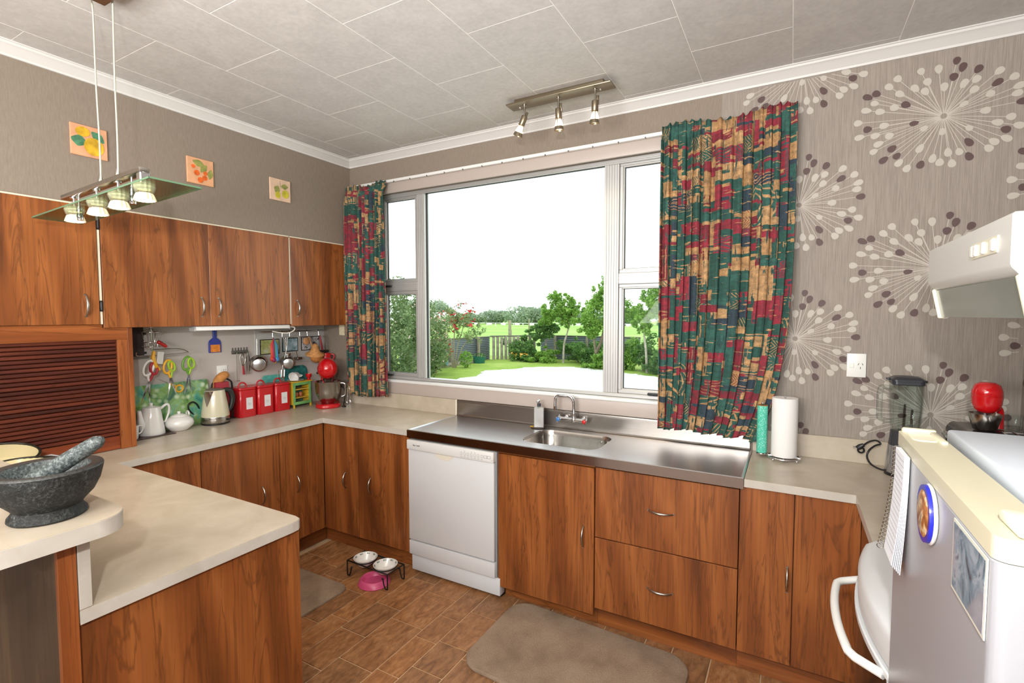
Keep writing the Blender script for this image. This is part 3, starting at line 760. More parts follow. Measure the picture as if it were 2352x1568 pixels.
# ---- stainless bench with pressed bowl
sb = thing('sink_bench', 'long stainless steel sink bench with one pressed bowl and splashback', 'sink bench', (1.99, -.27, .9))
X0, X1, Y0, Y1 = 1.0385, 2.938, -.546, -.034
bx0, by0, bx1, by1, br = 1.762, -.432, 2.222, -.100, .075
zt = .9005
b = B()
inner = rect_pts(bx0, by0, bx1, by1, br, 8)
n9 = 9
for (a_, c_) in (((X0 + .012, Y0 + .014), (bx0, by1 + 0)), ):
    pass
R = lambda x0, y0, x1, y1: b.face([(x0, y0, zt), (x1, y0, zt), (x1, y1, zt), (x0, y1, zt)])
R(X0 + .012, Y0 + .016, bx0, Y1); R(bx1, Y0 + .016, X1 - .012, Y1); R(bx0, Y0 + .016, bx1, by0); R(bx0, by1, bx1, Y1)
for q, (cx, cy) in enumerate(((bx1, by1), (bx0, by1), (bx0, by0), (bx1, by0))):
    seg = inner[q * n9:(q + 1) * n9]
    for p0, p1 in zip(seg, seg[1:]): b.face([(cx, cy, zt), (p0[0], p0[1], zt), (p1[0], p1[1], zt)])
def lerp_ring(s, z, r):
    return [(x, y, z) for x, y in rect_pts(bx0 + s, by0 + s, bx1 - s, by1 - s, max(br - s * .4, .02), 8)]
# raised marine edge at front and sides, then the folded front
prof = [(Y0 + .016, zt), (Y0 + .010, zt + .0045), (Y0 + .003, zt + .005), (Y0, zt + .002), (Y0, .856), (Y0 + .012, .854)]
fe = B()
for p0, p1 in zip(prof[3:], prof[4:]): fe.face([(X0, p0[0], p0[1]), (X1, p0[0], p0[1]), (X1, p1[0], p1[1]), (X0, p1[0], p1[1])])
fe.out('front_edge', steel('folded_edge_stainless', (168, 166, 164), .14), sb, 0)
for p0, p1 in zip(prof[:4], prof[1:4]): b.face([(X0, p0[0], p0[1]), (X1, p0[0], p0[1]), (X1, p1[0], p1[1]), (X0, p1[0], p1[1])])
for xa, xb in ((X0 + .012, X0), (X1 - .012, X1)):
    b.face([(xa, Y0 + .016, zt), (xa, Y1, zt), ((xa + xb) / 2, Y1, zt + .005), ((xa + xb) / 2, Y0 + .01, zt + .005)])
    b.face([((xa + xb) / 2, Y0 + .01, zt + .005), ((xa + xb) / 2, Y1, zt + .005), (xb, Y1, zt + .002), (xb, Y0, zt + .002)])
    b.face([(xb, Y0, zt + .002), (xb, Y1, zt + .002), (xb, Y1, .87), (xb, Y0, .856)])
bmesh.ops.remove_doubles(b.bm, verts=b.bm.verts, dist=.0004)
b.out('bench_top', STEEL, sb, 0)
bw_ = B()
rings = [lerp_ring(0, zt, 0), lerp_ring(.003, zt - .006, 0), lerp_ring(.008, zt - .03, 0), lerp_ring(.018, zt - .14, 0), lerp_ring(.030, zt - .158, 0), lerp_ring(.06, zt - .165, 0)]
nn = len(rings[0])
for A, C in zip(rings, rings[1:]):
    for k in range(nn): bw_.face([A[k], A[(k + 1) % nn], C[(k + 1) % nn], C[k]])
bw_.face(rings[-1])
bmesh.ops.remove_doubles(bw_.bm, verts=bw_.bm.verts, dist=.0003)
bw_.out('bowl', STEEL_B, sb, 50)
sp = [(-.034, zt), (-.026, zt + .003), (-.0215, zt + .010), (-.0205, .99), (-.022, 1.004), (-.020, 1.0105), (-.012, 1.012), (-.0005, 1.012), (-.0005, zt), ]
B().prism(sp, 'x', 1.0435, 2.927).out('splashback', steel('splashback_stainless', (158, 152, 146), .3), sb, 30)
B().lathe([(0, .7360), (.030, .7368), (.040, .7395), (.043, .7375)], (1.99, -.266, 0), 20).out('waste', CHROME, sb, 50, 'chrome waste fitting')
B().lathe([(0, 0), (.006, 0), (.006, .003), (0, .004)], (2.14, -.112, .865), 10, Matrix.Rotation(PI / 2, 4, 'X')).out('overflow_screw', CHROME, sb, 50)
# ---- dishwasher
dw = thing('dishwasher', 'white built-in dishwasher under the stainless bench', 'dishwasher', (1.36, -.29, 0))
B().box(1.0445, -.512, .12, 1.678, -.04, .846).out('body', M('dishwasher_tub_grey', (186, 188, 190), .4), dw, 0)
B().box(1.0475, -.545, .216, 1.668, -.513, .785, .004, 2).out('door_panel', WHITE, dw, 35)
cp = B().box(1.0435, -.556, .786, 1.672, -.513, .846, .006, 2).out('control_panel', M('dishwasher_white', (214, 214, 212), .3), dw, 35)
B().box(1.0475, -.545, .122, 1.672, -.513, .209, .003, 2).out('kick_panel', WHITE, dw, 35)
B().box(1.056, -.530, .018, 1.697, -.475, .120, .003, 2).out('plinth', M('plinth_white', (208, 212, 216), .35), dw, 35)
B().box(1.058, -.50, .0, 1.69, -.46, .018).out('foot', BLACK, dw, 0)
B().box(1.673, -.532, .122, 1.679, -.513, .846).out('seal_strip', M('grey_rubber', (150, 154, 158), .6), dw, 0)
q = [(1.29 + .068 * math.cos(PI + PI * k / 16) + .035, .786 + .036 * math.sin(PI + PI * k / 16)) for k in range(17)]
B().prism(q, 'y', -.5462, -.544).out('finger_pull', M('finger_pull_cream', (216, 210, 196), .4), dw, 30, 'cream half-moon finger pull')
M_MARK = M('grey_print', (140, 142, 146), .6)
mk = B()
for k in range(7):
    x = 1.455 + .0235 * k
    for s_ in range(10):
        a0, a1 = 2 * PI * s_ / 10, 2 * PI * (s_ + 1) / 10
        p = lambda a, r: (x + r * math.cos(a), -.5566, .815 + r * 1.35 * math.sin(a))
        mk.face([p(a0, .0075), p(a1, .0075), p(a1, .0062), p(a0, .0062)])
    mk.box(x - .006, -.5566, .796, x + .006, -.5560, .798)
    if k in (1, 3, 4): mk.box(x - .004, -.5566, .830, x + .004, -.5560, .832)
for x, w_ in ((1.6195, .011), (1.6425, .010)):
    for z0, z1 in ((.808, .8095), (.822, .8235)): mk.box(x - w_, -.5566, z0, x + w_, -.556, z1)
    for s_ in (-1, 1): mk.box(x + s_ * w_ - .0008, -.5566, .808, x + s_ * w_ + .0008, -.556, .8235)
mk.box(1.655, -.5566, .800, 1.668, -.556, .8012).out('button_markings', M_MARK, cp, 0)
mb = B(); xx = 1.095
for w_, h_ in ((.004, .009), (.005, .006), (.005, .006), (.0045, .006), (.005, 0), (.003, .009), (.0045, .006), (.005, .006), (.0045, .006), (.004, .009)):
    if h_: mb.box(xx, -.5566, .813, xx + w_ * .8, -.556, .813 + h_)
    xx += w_ + .0009
mb.out('brand_print', M('dark_print', (70, 72, 76), .6), cp, 0)
# ------------------------------------------------------------------ stove, fridge, rangehood
def bow(y, y0, y1, d): 
    t = (y - y0) / (y1 - y0) * 2 - 1
    return d * (1 - t * t)
def bowed(b, x, y0, y1, z0, z1, d, xb, n=14, inset=0):
    """upright slab with a bowed front, from plan x back to xb"""
    pl = [(x - bow(y0 + (y1 - y0) * k / n, y0, y1, d), y0 + (y1 - y0) * k / n) for k in range(n + 1)]
    b.prism([(xb, y0)] + pl + [(xb, y1)], 'z', z0, z1, .003); return b
st = thing('stove', 'white freestanding stove with bowed front and big handle, behind the fridge', 'stove', (3.6, -1.28, 0))
SY0, SY1 = -1.545, -1.008
B().box(3.345, SY0, .06, 3.955, SY1, .88).out('body', WHITE, st, 0)
b = B(); n = 14; rows = []
for x_, z_ in ((3.955, .84), (3.955, .912), (3.40, .912), (3.352, .906), (3.326, .890), (3.318, .872), (3.320, .812), (3.345, .808)):
    rows.append([(x_ - (bow(SY0 + (SY1 - SY0) * k / n, SY0, SY1, .034) if x_ < 3.36 else 0), SY0 + (SY1 - SY0) * k / n, z_) for k in range(n + 1)])
for A, C in zip(rows, rows[1:]):
    for k in range(n): b.face([A[k], A[k + 1], C[k + 1], C[k]])
for e in (0, n): b.face([r_[e] for r_ in rows])
bmesh.ops.remove_doubles(b.bm, verts=b.bm.verts, dist=.0003)
b.out('cooktop_and_fascia', M('stove_white', (202, 203, 204), .3), st, 40)
b = B(); bowed(b, 3.312, SY0 + .004, SY1 - .004, .784, .803, .034, 3.345); bowed(b, 3.316, SY0 + .004, SY1 - .004, .20, .24, .030, 3.345)
for y0, y1 in ((SY0 + .004, SY0 + .02), (SY1 - .012, SY1 - .004)): b.box(3.312, y0, .24, 3.345, y1, .784)
door = b.out('oven_door', WHITE, st, 35)
b = B(); bowed(b, 3.3165, SY0 + .02, SY1 - .012, .24, .784, .032, 3.344); b.out('oven_glass', M('oven_glass_dark', (40, 30, 24), .12), door, 35, 'dark oven glass')
hp = []; 
for k in range(25):
    t = k / 24; y = SY1 - .03 - (SY1 - SY0 - .06) * t
    off = .052 * min(1, math.sin(PI * t) * 3.2) + bow(y, SY0, SY1, .034)
    hp.append((3.316 - off, y, .785))
B().tube(hp, .011, 10).out('handle', M('handle_white', (222, 222, 218), .25), door, 60, 'bowed white handle')
B().box(3.36, SY0, 0, 3.9, SY1, .06).out('plinth', BLACK, st, 0)
for cx, cy, r in ((3.52, -1.15, .09), (3.52, -1.40, .075), (3.78, -1.15, .075), (3.78, -1.40, .09)):
    hb = B()
    for q in range(3): hb.ring((cx, cy, .917), r * (1 - q * .28), .006, 24, 6)
    hb.lathe([(r * 1.15, .9125), (r * 1.12, .9145), (0, .9135)], (cx, cy, 0), 24)
    hb.out('hotplate', BLACK, st, 50)

fr = thing('fridge', 'small white fridge with yellowed cream door cap, right foreground', 'fridge', (3.62, -1.85, 0))
FY0, FY1 = -2.152, -1.548
B().box(3.385, FY0 + .004, .05, 3.955, FY1 - .004, 1.345, .008).out('body', M('fridge_white', (206, 212, 218), .35), fr, 35)
# lid: bevelled pale blue white top
B().box(3.392, FY0 + .012, 1.340, 3.955, FY1 - .004, 1.374, .006, 2).out('lid', M('fridge_lid', (204, 212, 222), .3), fr, 35)
pl = rect_pts(3.310, FY0, 3.378, FY1, .016, 5)
B().prism(pl, 'z', .08, 1.333, .002).out('door', M('fridge_door_shaded_white', (150, 151, 156), .32, bump=.05, bscale=400), fr, 35)  # door colour darkened from white for its shade under the grazing flash
b = B(); b.prism(pl, 'z', 1.3345, 1.362)
dc = b.out('door_cap', CREAM, fr, 35, 'yellowed cream cap along the top of the door')
# scooped grip at the far end of the cap
b = B(); g = []
for k in range(11):
    t = k / 10; y = FY1 - .006 - .105 * t; g.append((y, 1.3625 + .0135 * (1 if k in (0,) else (0 if k > 9 else .35 * math.cos(PI * t) * (1 if t < .5 else .2)))))
b.box(3.316, FY1 - .016, 1.356, 3.374, FY1 - .004, 1.371, .004, 2).box(3.362, FY1 - .11, 1.356, 3.374, FY1 - .016, 1.368, .004, 2)
b.out('grip', CREAM, dc, 35)
B().prism(rect_pts(3.322, FY1 - .098, 3.362, FY1 - .018, .012, 4), 'z', 1.360, 1.3635).out('grip_recess', M('pale_cream_plastic', (232, 230, 206), .25), dc, 30)
B().box(3.33, FY0 + .004, 1.3625, 3.44, FY0 + .070, 1.377, .005, 2).out('hinge_cover', M('pale_cream_plastic', (232, 230, 206), .25), fr, 35, 'cream hinge cover')
B().box(3.3786, FY0 + .01, .09, 3.3846, FY1 - .01, 1.336).out('door_seal', M('grey_rubber', (150, 154, 158), .6), fr, 0)
b = B()
for x in (3.42, 3.9):
    for y in (FY0 + .06, FY1 - .06): b.cyl((x, y, 0), (x, y, .055), .02)
b.out('foot', BLACK, fr, 0)
# things held on the fridge door
np_ = thing('notepad', 'curling spiral notepad of white ruled pages hanging on the fridge door', 'notepad', (3.30, -1.66, 1.11))
M_PAGE = M('white_page', (226, 228, 234), .6); 
def page(off, curl, y0, y1, zt, zb):
    b = B(); n = 10; rows = []
    for k in range(n + 1):
        t = k / n; x = 3.3085 - off - curl * t ** 2.0; rows.append((x, zt + (zb - zt) * t))
    for (xa, za), (xb, zb_) in zip(rows, rows[1:]):
        b.face([(xa, y0, za), (xa, y1, za), (xb, y1, zb_), (xb, y0, zb_)])
    return b, rows
for k in range(6):
    b, rows = page(.0010 + k * .0014, .008 + .0012 * k, -1.700 + .0006 * k, -1.612 + .001 * k, 1.338, 1.105 + .003 * k)
    o = b.out('page', M_PAGE, np_, 0); md = o.modifiers.new('thick', 'SOLIDIFY'); md.thickness = .0011; md.offset = 0
    last = rows
lb = B()
for k in range(1, 19):
    t = k / 20
    x = 3.3085 - .0080 - .014 * t ** 2 - .0012; z = 1.338 + (1.120 - 1.338) * t
    lb.face([(x, -1.694, z), (x, -1.610, z), (x, -1.610, z - .0009), (x, -1.694, z - .0009)])
lb.out('ruled_lines', M('pale_blue_rule', (150, 156, 178), .6), np_, 0)
b = B()
for k in range(26):
    y = -1.604; z = 1.332 - k * .0085; x = 3.3085 - .006 - .022 * ((1.338 - z) / .22) ** 2
    b.ring((x, y + .004, z), .006, .0008, 10, 4, Matrix.Rotation(PI / 2, 4, 'X'))
b.out('spiral_binding', NICKEL, np_, 60)
mg = thing('fridge_magnet', 'round magnet with a blue rim and brown picture on the fridge door', 'magnet', (3.30, -1.868, 1.29))
R90 = Matrix.Rotation(-PI / 2, 4, 'Y')
B().lathe([(0, 0), (.046, 0), (.047, .004), (.046, .010), (.0, .010)], (3.3088, -1.868, 1.288), 28, R90).out('rim', M('magnet_blue', (34, 40, 170), .2), mg, 40)
B().lathe([(.0475, -.0002), (.049, .002), (.0475, .005), (.0465, .005)], (3.3090, -1.868, 1.288), 28, R90).out('backing', CERAM, mg, 40)
a = N('magnet_picture'); a.set(.3); f = a.noise(a.coord('Object', (1, 1, 1)), 60, 3); a.base(a.ramp(f, [(.3, (96, 52, 28)), (.48, (170, 110, 60)), (.58, (214, 190, 150)), (.7, (70, 90, 110))]))
B().lathe([(0, .0122), (.034, .0118), (.038, .0102), (0, .0102)], (3.3088, -1.868, 1.288), 28, R90).out('picture', a.m, mg, 40)
ph = thing('postcard', 'blue-grey postcard on the fridge door near its front corner', 'postcard', (3.308, -2.07, 1.235))
B().box(3.3080, -2.136, 1.232, 3.3096, -2.000, 1.330).out('card', M('card_edge', (206, 204, 190), .5), ph, 0)
a = N('postcard_picture'); a.set(.3); v = a.coord('Object', (1, 1, 1)); f = a.noise(v, 26, 4, .6, 1.0); g = a.noise(v, 9, 2)
c = a.ramp(f, [(.3, (44, 52, 66)), (.45, (96, 124, 140)), (.6, (150, 164, 176)), (.75, (60, 74, 96))]); a.base(a.mix(a.ramp(g, [(.5, (0., 0., 0.)), (.56, (.7, .7, .7))]), c, (150, 148, 158)))
B().box(3.3076, -2.132, 1.236, 3.3080, -2.004, 1.326).out('picture', a.m, ph, 0)

# rangehood
rh = thing('rangehood', 'white rangehood with slanted grey visor on the right-hand wall above the stove', 'rangehood', (3.7, -1.28, 1.6))
HY0, HY1 = -1.615, -.955
M_HOOD = M('hood_white', (206, 206, 202), .35)
B().prism([(3.46, 1.705), (3.46, 1.806), (3.963, 1.806), (3.963, 1.686), (3.476, 1.686)], 'y', HY0, HY1, .004).out('housing', M_HOOD, rh, 30)
sw = B().box(3.4575, -1.545, 1.737, 3.461, -1.385, 1.772, .001, 1).out('switch_plate', M('hood_cream', (214, 210, 190), .35), rh, 0)
for y in (-1.535, -1.475, -1.425, -1.405): B().box(3.452, y, 1.742, 3.4585, y + .016, 1.767, .002, 1).out('slide_switch', M('switch_white', (236, 234, 224), .25), sw, 30)
vz = [(3.481, 1.688), (3.478, 1.684), (3.494, 1.606), (3.499, 1.606), (3.485, 1.688)]
B().prism(vz, 'y', HY0 + .012, HY1 - .008).out('visor', M('visor_grey_green', (128, 134, 126), .16, .15), rh, 20, 'grey glossy visor')
for y in (HY1 - .008, HY0 + .004): B().prism([(3.476, 1.690), (3.470, 1.686), (3.487, 1.602), (3.502, 1.602), (3.490, 1.690)], 'y', y, y + .010, .002).out('visor_end', M('pale_cream_plastic', (232, 230, 206), .25), rh, 30)
B().box(3.51, HY0 + .02, 1.625, 3.955, HY1 - .02, 1.687).out('filter_box', M('filter_grey', (120, 122, 122), .4, .6), rh, 0)

# bench-top oven in the corner, with things on it
ov = thing('benchtop_oven', 'dark bench-top oven in the far right corner of the worktop', 'oven', (3.8, -.54, .9))
b = B().prism([(3.662, .915), (3.655, 1.165), (3.672, 1.187), (3.944, 1.187), (3.944, .915)], 'y', -.80, -.30, .006); b.out('housing', M('oven_dark_brown_gloss', (38, 30, 28), .18, .0, .6), ov, 35)
B().box(3.652, -.74, .95, 3.662, -.36, 1.14, .003, 1).out('glass_door', BLACKG, ov, 30)
B().tube([(3.655, -.72, 1.15), (3.63, -.71, 1.15), (3.63, -.39, 1.15), (3.655, -.38, 1.15)], .006).out('handle', CHROME, ov, 60)
b = B()
for x in (3.69, 3.92):
    for y in (-.77, -.33): b.cyl((x, y, .9005), (x, y, .917), .014)
b.out('foot', BLACK, ov, 0)
rk = thing('wire_rack', 'chrome wire rack lying on top of the dark bench-top oven', 'rack', (3.86, -.64, 1.188))
b = B(); b.tube([(3.76, -.785, 1.196), (3.94, -.785, 1.196), (3.94, -.53, 1.196), (3.76, -.53, 1.196)], .004, 6, True)
for k in range(7): b.tube([(3.76 + k * .030, -.785, 1.200), (3.76 + k * .030, -.53, 1.200)], .0028, 6)
for x in (3.77, 3.93):
    for y in (-.78, -.535): b.cyl((x, y, 1.1882), (x, y, 1.196), .004, None, 8)
b.out('wires', CHROME, rk, 60)
mx = thing('timer_mixer', 'red globe-headed mini mixer over a steel bowl on the dark oven, under the rangehood', 'mixer', (3.735, -.43, 1.188))
B().lathe([(0, 1.1882), (.030, 1.1882), (.034, 1.191), (.046, 1.235), (.047, 1.249), (.0445, 1.249), (.042, 1.235), (.028, 1.196), (0, 1.194)], (3.735, -.45, 0), 26).out('bowl', STEEL_B, mx, 50)
hd = B().lathe([(0, 1.250), (.020, 1.252), (.034, 1.262), (.0425, 1.285), (.0445, 1.311), (.0448, 1.3125), (.0438, 1.3135), (.0448, 1.3145), (.0435, 1.334), (.036, 1.355), (.022, 1.364), (0, 1.366)], (3.738, -.45, 0), 30).out('head', RED, mx, 50)
B().cyl((3.735, -.45, 1.21), (3.735, -.45, 1.252), .009, .012).out('beater', CHROME, mx, 50)
B().tube([(3.76, -.43, 1.285), (3.783, -.415, 1.262), (3.788, -.41, 1.23), (3.786, -.41, 1.19)], [.012, .011, .010, .013], 10).out('stand', RED, mx, 60)
gl = B().lathe([(.0, 1.1882), (.020, 1.1882), (.022, 1.192), (.0245, 1.252), (.0232, 1.252), (.0205, 1.196), (0, 1.195)], (3.815, -.455, 0), 20)
gl.solo('drinking_glass', GLASS, 'small clear drinking glass beside the red mini mixer on the dark oven', 'glass', (3.815, -.455, 1.188), None, 50)

# blender
bl = thing('blender', 'glass jug blender with black lid in front of the starburst wallpaper', 'blender', (3.55, -.14, .9))
cx, cy = 3.552, -.14
M_BS = M('blender_silver', (178, 180, 184), .25, .8)
B().lathe([(0, .9005), (.066, .9005), (.068, .912), (.064, .96), (.060, 1.02), (.058, 1.035), (0, 1.035)], (cx, cy, 0), 28).out('base', M_BS, bl, 50)
B().lathe([(0, .9003), (.0695, .9003), (.0695, .914), (.066, .914), (0, .914)], (cx, cy, 0), 28).out('base_ring', BLACK, bl, 40)
B().lathe([(0, 1.035), (.058, 1.035), (.055, 1.06), (.052, 1.098), (0, 1.098)], (cx, cy, 0), 28).out('collar', M('dark_grey_plastic', (52, 54, 58), .35), bl, 50)
jug = B(); k8 = []
def rounded(r, z, s=.018): return [(cx + x, cy + y, z) for x, y in rect_pts(-r, -r, r, r, s, 4)]
rs = [rounded(.043, 1.10), rounded(.050, 1.125), rounded(.0545, 1.20), rounded(.057, 1.308), rounded(.0545, 1.308), rounded(.052, 1.20), rounded(.047, 1.128), rounded(.040, 1.106)]
n_ = len(rs[0])
for A, C in zip(rs, rs[1:]):
    for k in range(n_): jug.face([A[k], A[(k + 1) % n_], C[(k + 1) % n_], C[k]])
jug.face(rs[0][::-1]); jug.face(rs[-1])
for k in range(2):
    x_ = cx - .012 + k * .026; jug.tube([(x_, cy - .050, 1.125), (x_, cy - .0545, 1.19), (x_, cy - .055, 1.225 - k * .02)], [.005, .005, .004], 8)
bmesh.ops.remove_doubles(jug.bm, verts=jug.bm.verts, dist=.0003)
jg = jug.out('jug', GLASS, bl, 50)
B().tube([(cx - .052, cy, 1.285), (cx - .084, cy - .004, 1.290), (cx - .094, cy - .004, 1.270), (cx - .094, cy - .004, 1.165), (cx - .086, cy - .004, 1.145), (cx - .050, cy, 1.138)], [.010, .011, .0115, .0115, .011, .010], 10).out('handle', GLASS, jg, 60)
ld = B(); q = [rounded(.0535, 1.306), rounded(.0575, 1.309), rounded(.0575, 1.322), rounded(.060, 1.323), rounded(.060, 1.330), rounded(.045, 1.340), rounded(.02, 1.344, .015)]
for A, C in zip(q, q[1:]):
    for k in range(n_): ld.face([A[k], A[(k + 1) % n_], C[(k + 1) % n_], C[k]])
ld.face(q[0][::-1]); ld.face(q[-1]); ld.box(cx - .074, cy - .012, 1.324, cx - .056, cy + .012, 1.332, .002, 1).box(cx + .056, cy - .008, 1.316, cx + .072, cy + .012, 1.326, .002, 1)
ld.out('lid', M('charcoal_lid', (46, 48, 54), .35), bl, 45)
B().lathe([(0, 1.104), (.018, 1.106), (.012, 1.118), (0, 1.122)], (cx, cy, 0), 10).out('blade', CHROME, bl, 40)
pc = bl
B().tube([(3.498, -.16, .925), (3.475, -.15, .915), (3.44, -.12, .925), (3.425, -.09, .95), (3.432, -.08, .98), (3.452, -.10, 1.01), (3.470, -.12, 1.026), (3.455, -.10, 1.035), (3.43, -.085, 1.022), (3.412, -.075, 1.002)], .0042, 8).out('cable', BLACK, pc, 60)
B().tube([(3.412, -.075, 1.004), (3.398, -.072, .992), (3.388, -.07, .984)], [.008, .013, .011], 10).ring((3.402, -.078, .978), .012, .0045, 16, 6, Matrix.Rotation(PI / 2, 4, 'X')).out('plug', BLACK, pc, 60)
b = B()
for dy in (-.005, .005): b.box(3.372, -.07 + dy - .001, .984, 3.388, -.07 + dy + .001, .990)
b.out('pin', NICKEL, pc, 0)

# power point on the wallpaper
def outlet(name, label, loc, face, w=.078, h=.114):
    """face: 'y' on the window wall, 'x' on the left recess wall"""
    t = thing(name, label, 'power point', loc, None, 0 if face == 'y' else PI / 2, True)
    B().box(-w / 2, -.009, -h / 2, w / 2, .0, h / 2, .003, 2).out('plate', M('plate_white', (226, 226, 222), .3), t, 35)
    B().box(-w * .36, -.0125, -.012, -w * .12, -.0085, .010, .002, 1).out('switch', M('switch_white', (236, 234, 224), .25), t, 35)
    b = B()
    for dx, dz, an in ((.008, .006, .5), (.024, .006, -.5), (.016, -.012, 0)):
        b.box(dx - .0012, -.0096, dz - .005, dx + .0012, -.0088, dz + .005, 0, 1, Matrix.Rotation(an, 4, 'Y'))
    b.out('socket_slot', BLACK, t, 0)
    return t
outlet('power_point', 'white power point with switch on the starburst wallpaper above the blender cord', (3.379, -.0016, 1.370), 'y')
# paper towels
pt = thing('paper_towel_stand', 'chrome wire paper towel stand on the right-hand worktop', 'stand', (3.085, -.125, .9))
b = B().ring((3.085, -.125, .914), .072, .004, 32, 8); b.cyl((3.085, -.125, .914), (3.085, -.125, 1.215), .006).tube([(3.013, -.125, .914), (3.157, -.125, .914)], .004, 6).tube([(3.085, -.197, .914), (3.085, -.053, .914)], .004, 6)
for k in range(4): b.ball((3.085 + .072 * math.cos(.9 + k * PI / 2), -.125 + .072 * math.sin(.9 + k * PI / 2), .908), .0075, 10)
b.tube([(3.013, -.125, .914), (2.987, -.125, .918), (2.962, -.125, .918)], .004, 6).ring((2.987, -.125, .920), .022, .003, 18, 6).cyl((2.987, -.125, .918), (2.987, -.125, 1.172), .004).ball((2.987, -.125, 1.172), .007, 10)
b.out('frame', CHROME, pt, 60)
a = N('paper_towel'); a.set(.9, 0, .2); a.base((228, 226, 224)); nv = a.n('ShaderNodeTexVoronoi'); nv.inputs['Scale'].default_value = 140; a.l(a.coord('Object'), nv.inputs['Vector']); a.bump(nv.outputs['Distance'], .3, .001)
B().lathe([(.012, .920), (.0565, .920), (.0575, .923), (.0575, 1.204), (.056, 1.207), (.016, 1.207), (.012, 1.200)], (3.085, -.125, 0), 36).out('paper_roll', a.m, thing('paper_towel', 'white paper towel roll standing on its chrome holder', 'paper towel', (3.085, -.125, .92)), 40)
a = N('teal_dotted_paper'); a.set(.6); nv = a.n('ShaderNodeTexVoronoi'); nv.inputs['Scale'].default_value = 150; a.l(a.coord('Object'), nv.inputs['Vector']); a.base(a.ramp(nv.outputs['Distance'], [(.25, (150, 214, 196)), (.45, (70, 184, 158))]))
tr_ = thing('wiping_cloth_roll', 'turquoise dotted roll of wiping cloths beside the paper towel', 'cloth roll', (2.985, -.112, .925))
B().lathe([(0, .9255), (.0235, .9255), (.024, .928), (.024, 1.160), (.0, 1.160)], (2.987, -.125, 0), 24).out('roll', a.m, tr_, 40)
B().lathe([(.010, 1.1595), (.0235, 1.1595), (.0235, 1.163), (.010, 1.163)], (2.987, -.125, 0), 24).out('core', M('cardboard', (150, 110, 70), .8), tr_, 40)
# tap
tp = thing('mixer_tap', 'chrome wall-mounted mixer tap with swan spout over the sink bowl', 'tap', (1.94, -.05, .97))
b = B().cyl((1.868, -.072, .972), (2.018, -.072, .970), .0125, .0125, 16)
for x in (1.885, 2.0): b.cyl((x, -.0225, .971), (x, -.072, .971), .011).lathe([(0, 0), (.020, 0), (.018, .005), (.011, .008)], (x, -.0225, .971), 18, Matrix.Rotation(PI / 2, 4, 'X'))
b.ball((1.955, -.072, .972), .017, 16).cyl((1.955, -.072, .972), (1.955, -.074, 1.010), .013, .011)
b.out('body', CHROME, tp, 50)
sp = [(1.955, -.074, 1.00), (1.955, -.074, 1.075)] + [(1.918 + .037 * math.cos(math.radians(q)), -.080 - .012 * (q / 180), 1.080 + .040 * math.sin(math.radians(q))) for q in range(15, 100, 14)] + [(1.870 + .030 * math.cos(math.radians(q)), -.094, 1.090 + .030 * math.sin(math.radians(q))) for q in range(92, 181, 15)] + [(1.840, -.096, 1.072), (1.840, -.096, 1.030)]
B().tube(sp, .0098, 12).cyl((1.840, -.096, 1.052), (1.840, -.096, 1.026), .0118, .0118).out('spout', CHROME, tp, 60)
for x, s_, cm, nm in ((1.868, -1, M('tap_blue', (60, 120, 190), .3), 'blue cold tap handle'), (2.018, 1, M('tap_red', (196, 36, 34), .3), 'red hot tap handle')):
    h = B().cyl((x, -.072, .972), (x + s_ * .026, -.075, .972), .016, .014, 14)
    for k in range(4):
        a_ = PI / 4 + k * PI / 2; d_ = Vector((0, math.cos(a_), math.sin(a_))); p0 = Vector((x + s_ * .016, -.074, .972)); h.tube([p0, p0 + d_ * .026], [.0045, .0055], 8)
    hh = h.out('handle', CHROME, tp, 50)
    B().lathe([(0, 0), (.012, 0), (.012, .006), (.006, .010), (0, .010)], (x + s_ * .010, -.092, .970), 14, Matrix.Rotation(PI / 2, 4, 'X')).out('index_cap', cm, hh, 40, nm)
# soap pump
so = thing('soap_dispenser', 'square grey soap pump dispenser behind the sink bowl', 'soap dispenser', (1.722, -.082, .9))
RZ = Matrix.Rotation(.42, 4, 'Z')
b = B().box(-.031, -.031, .006, .031, .031, .128, .003, 1); b.lathe([(.034, .128), (.016, .1355), (.0, .1355)], (0, 0, 0), 4, Matrix.Rotation(PI / 4, 4, 'Z'), 1.25, 1.25)
b.xf(Matrix.Translation((1.722, -.082, .9)) @ RZ).out('bottle', M('satin_grey_plastic', (168, 168, 166), .35, .3), so, 35)
B().cyl((1.722, -.082, 1.033), (1.722, -.082, 1.056), .0115, .0115).out('collar', M('dark_grey_plastic', (52, 54, 58), .35), so, 50)
B().cyl((1.722, -.082, 1.056), (1.722, -.082, 1.066), .005).ball((1.722, -.083, 1.070), .0095, 12).tube([(1.722, -.084, 1.070), (1.718, -.105, 1.068)], [.006, .004], 8).out('pump', CHROME, so, 50)
dsh = thing('soap_dish', 'thin dark dish under the soap pump with a yellow scouring pad', 'dish', (1.722, -.085, .9))
B().lathe([(0, .9008), (.046, .9008), (.051, .905), (.049, .9055), (0, .903)], (1.722, -.086, 0), 24).out('dish', M('dark_dish', (66, 52, 46), .4), dsh, 40)
B().box(1.672, -.112, .9052, 1.698, -.088, .9095, .002, 1).out('scouring_pad', M('yellow_pad', (196, 154, 40), .9), dsh, 30)
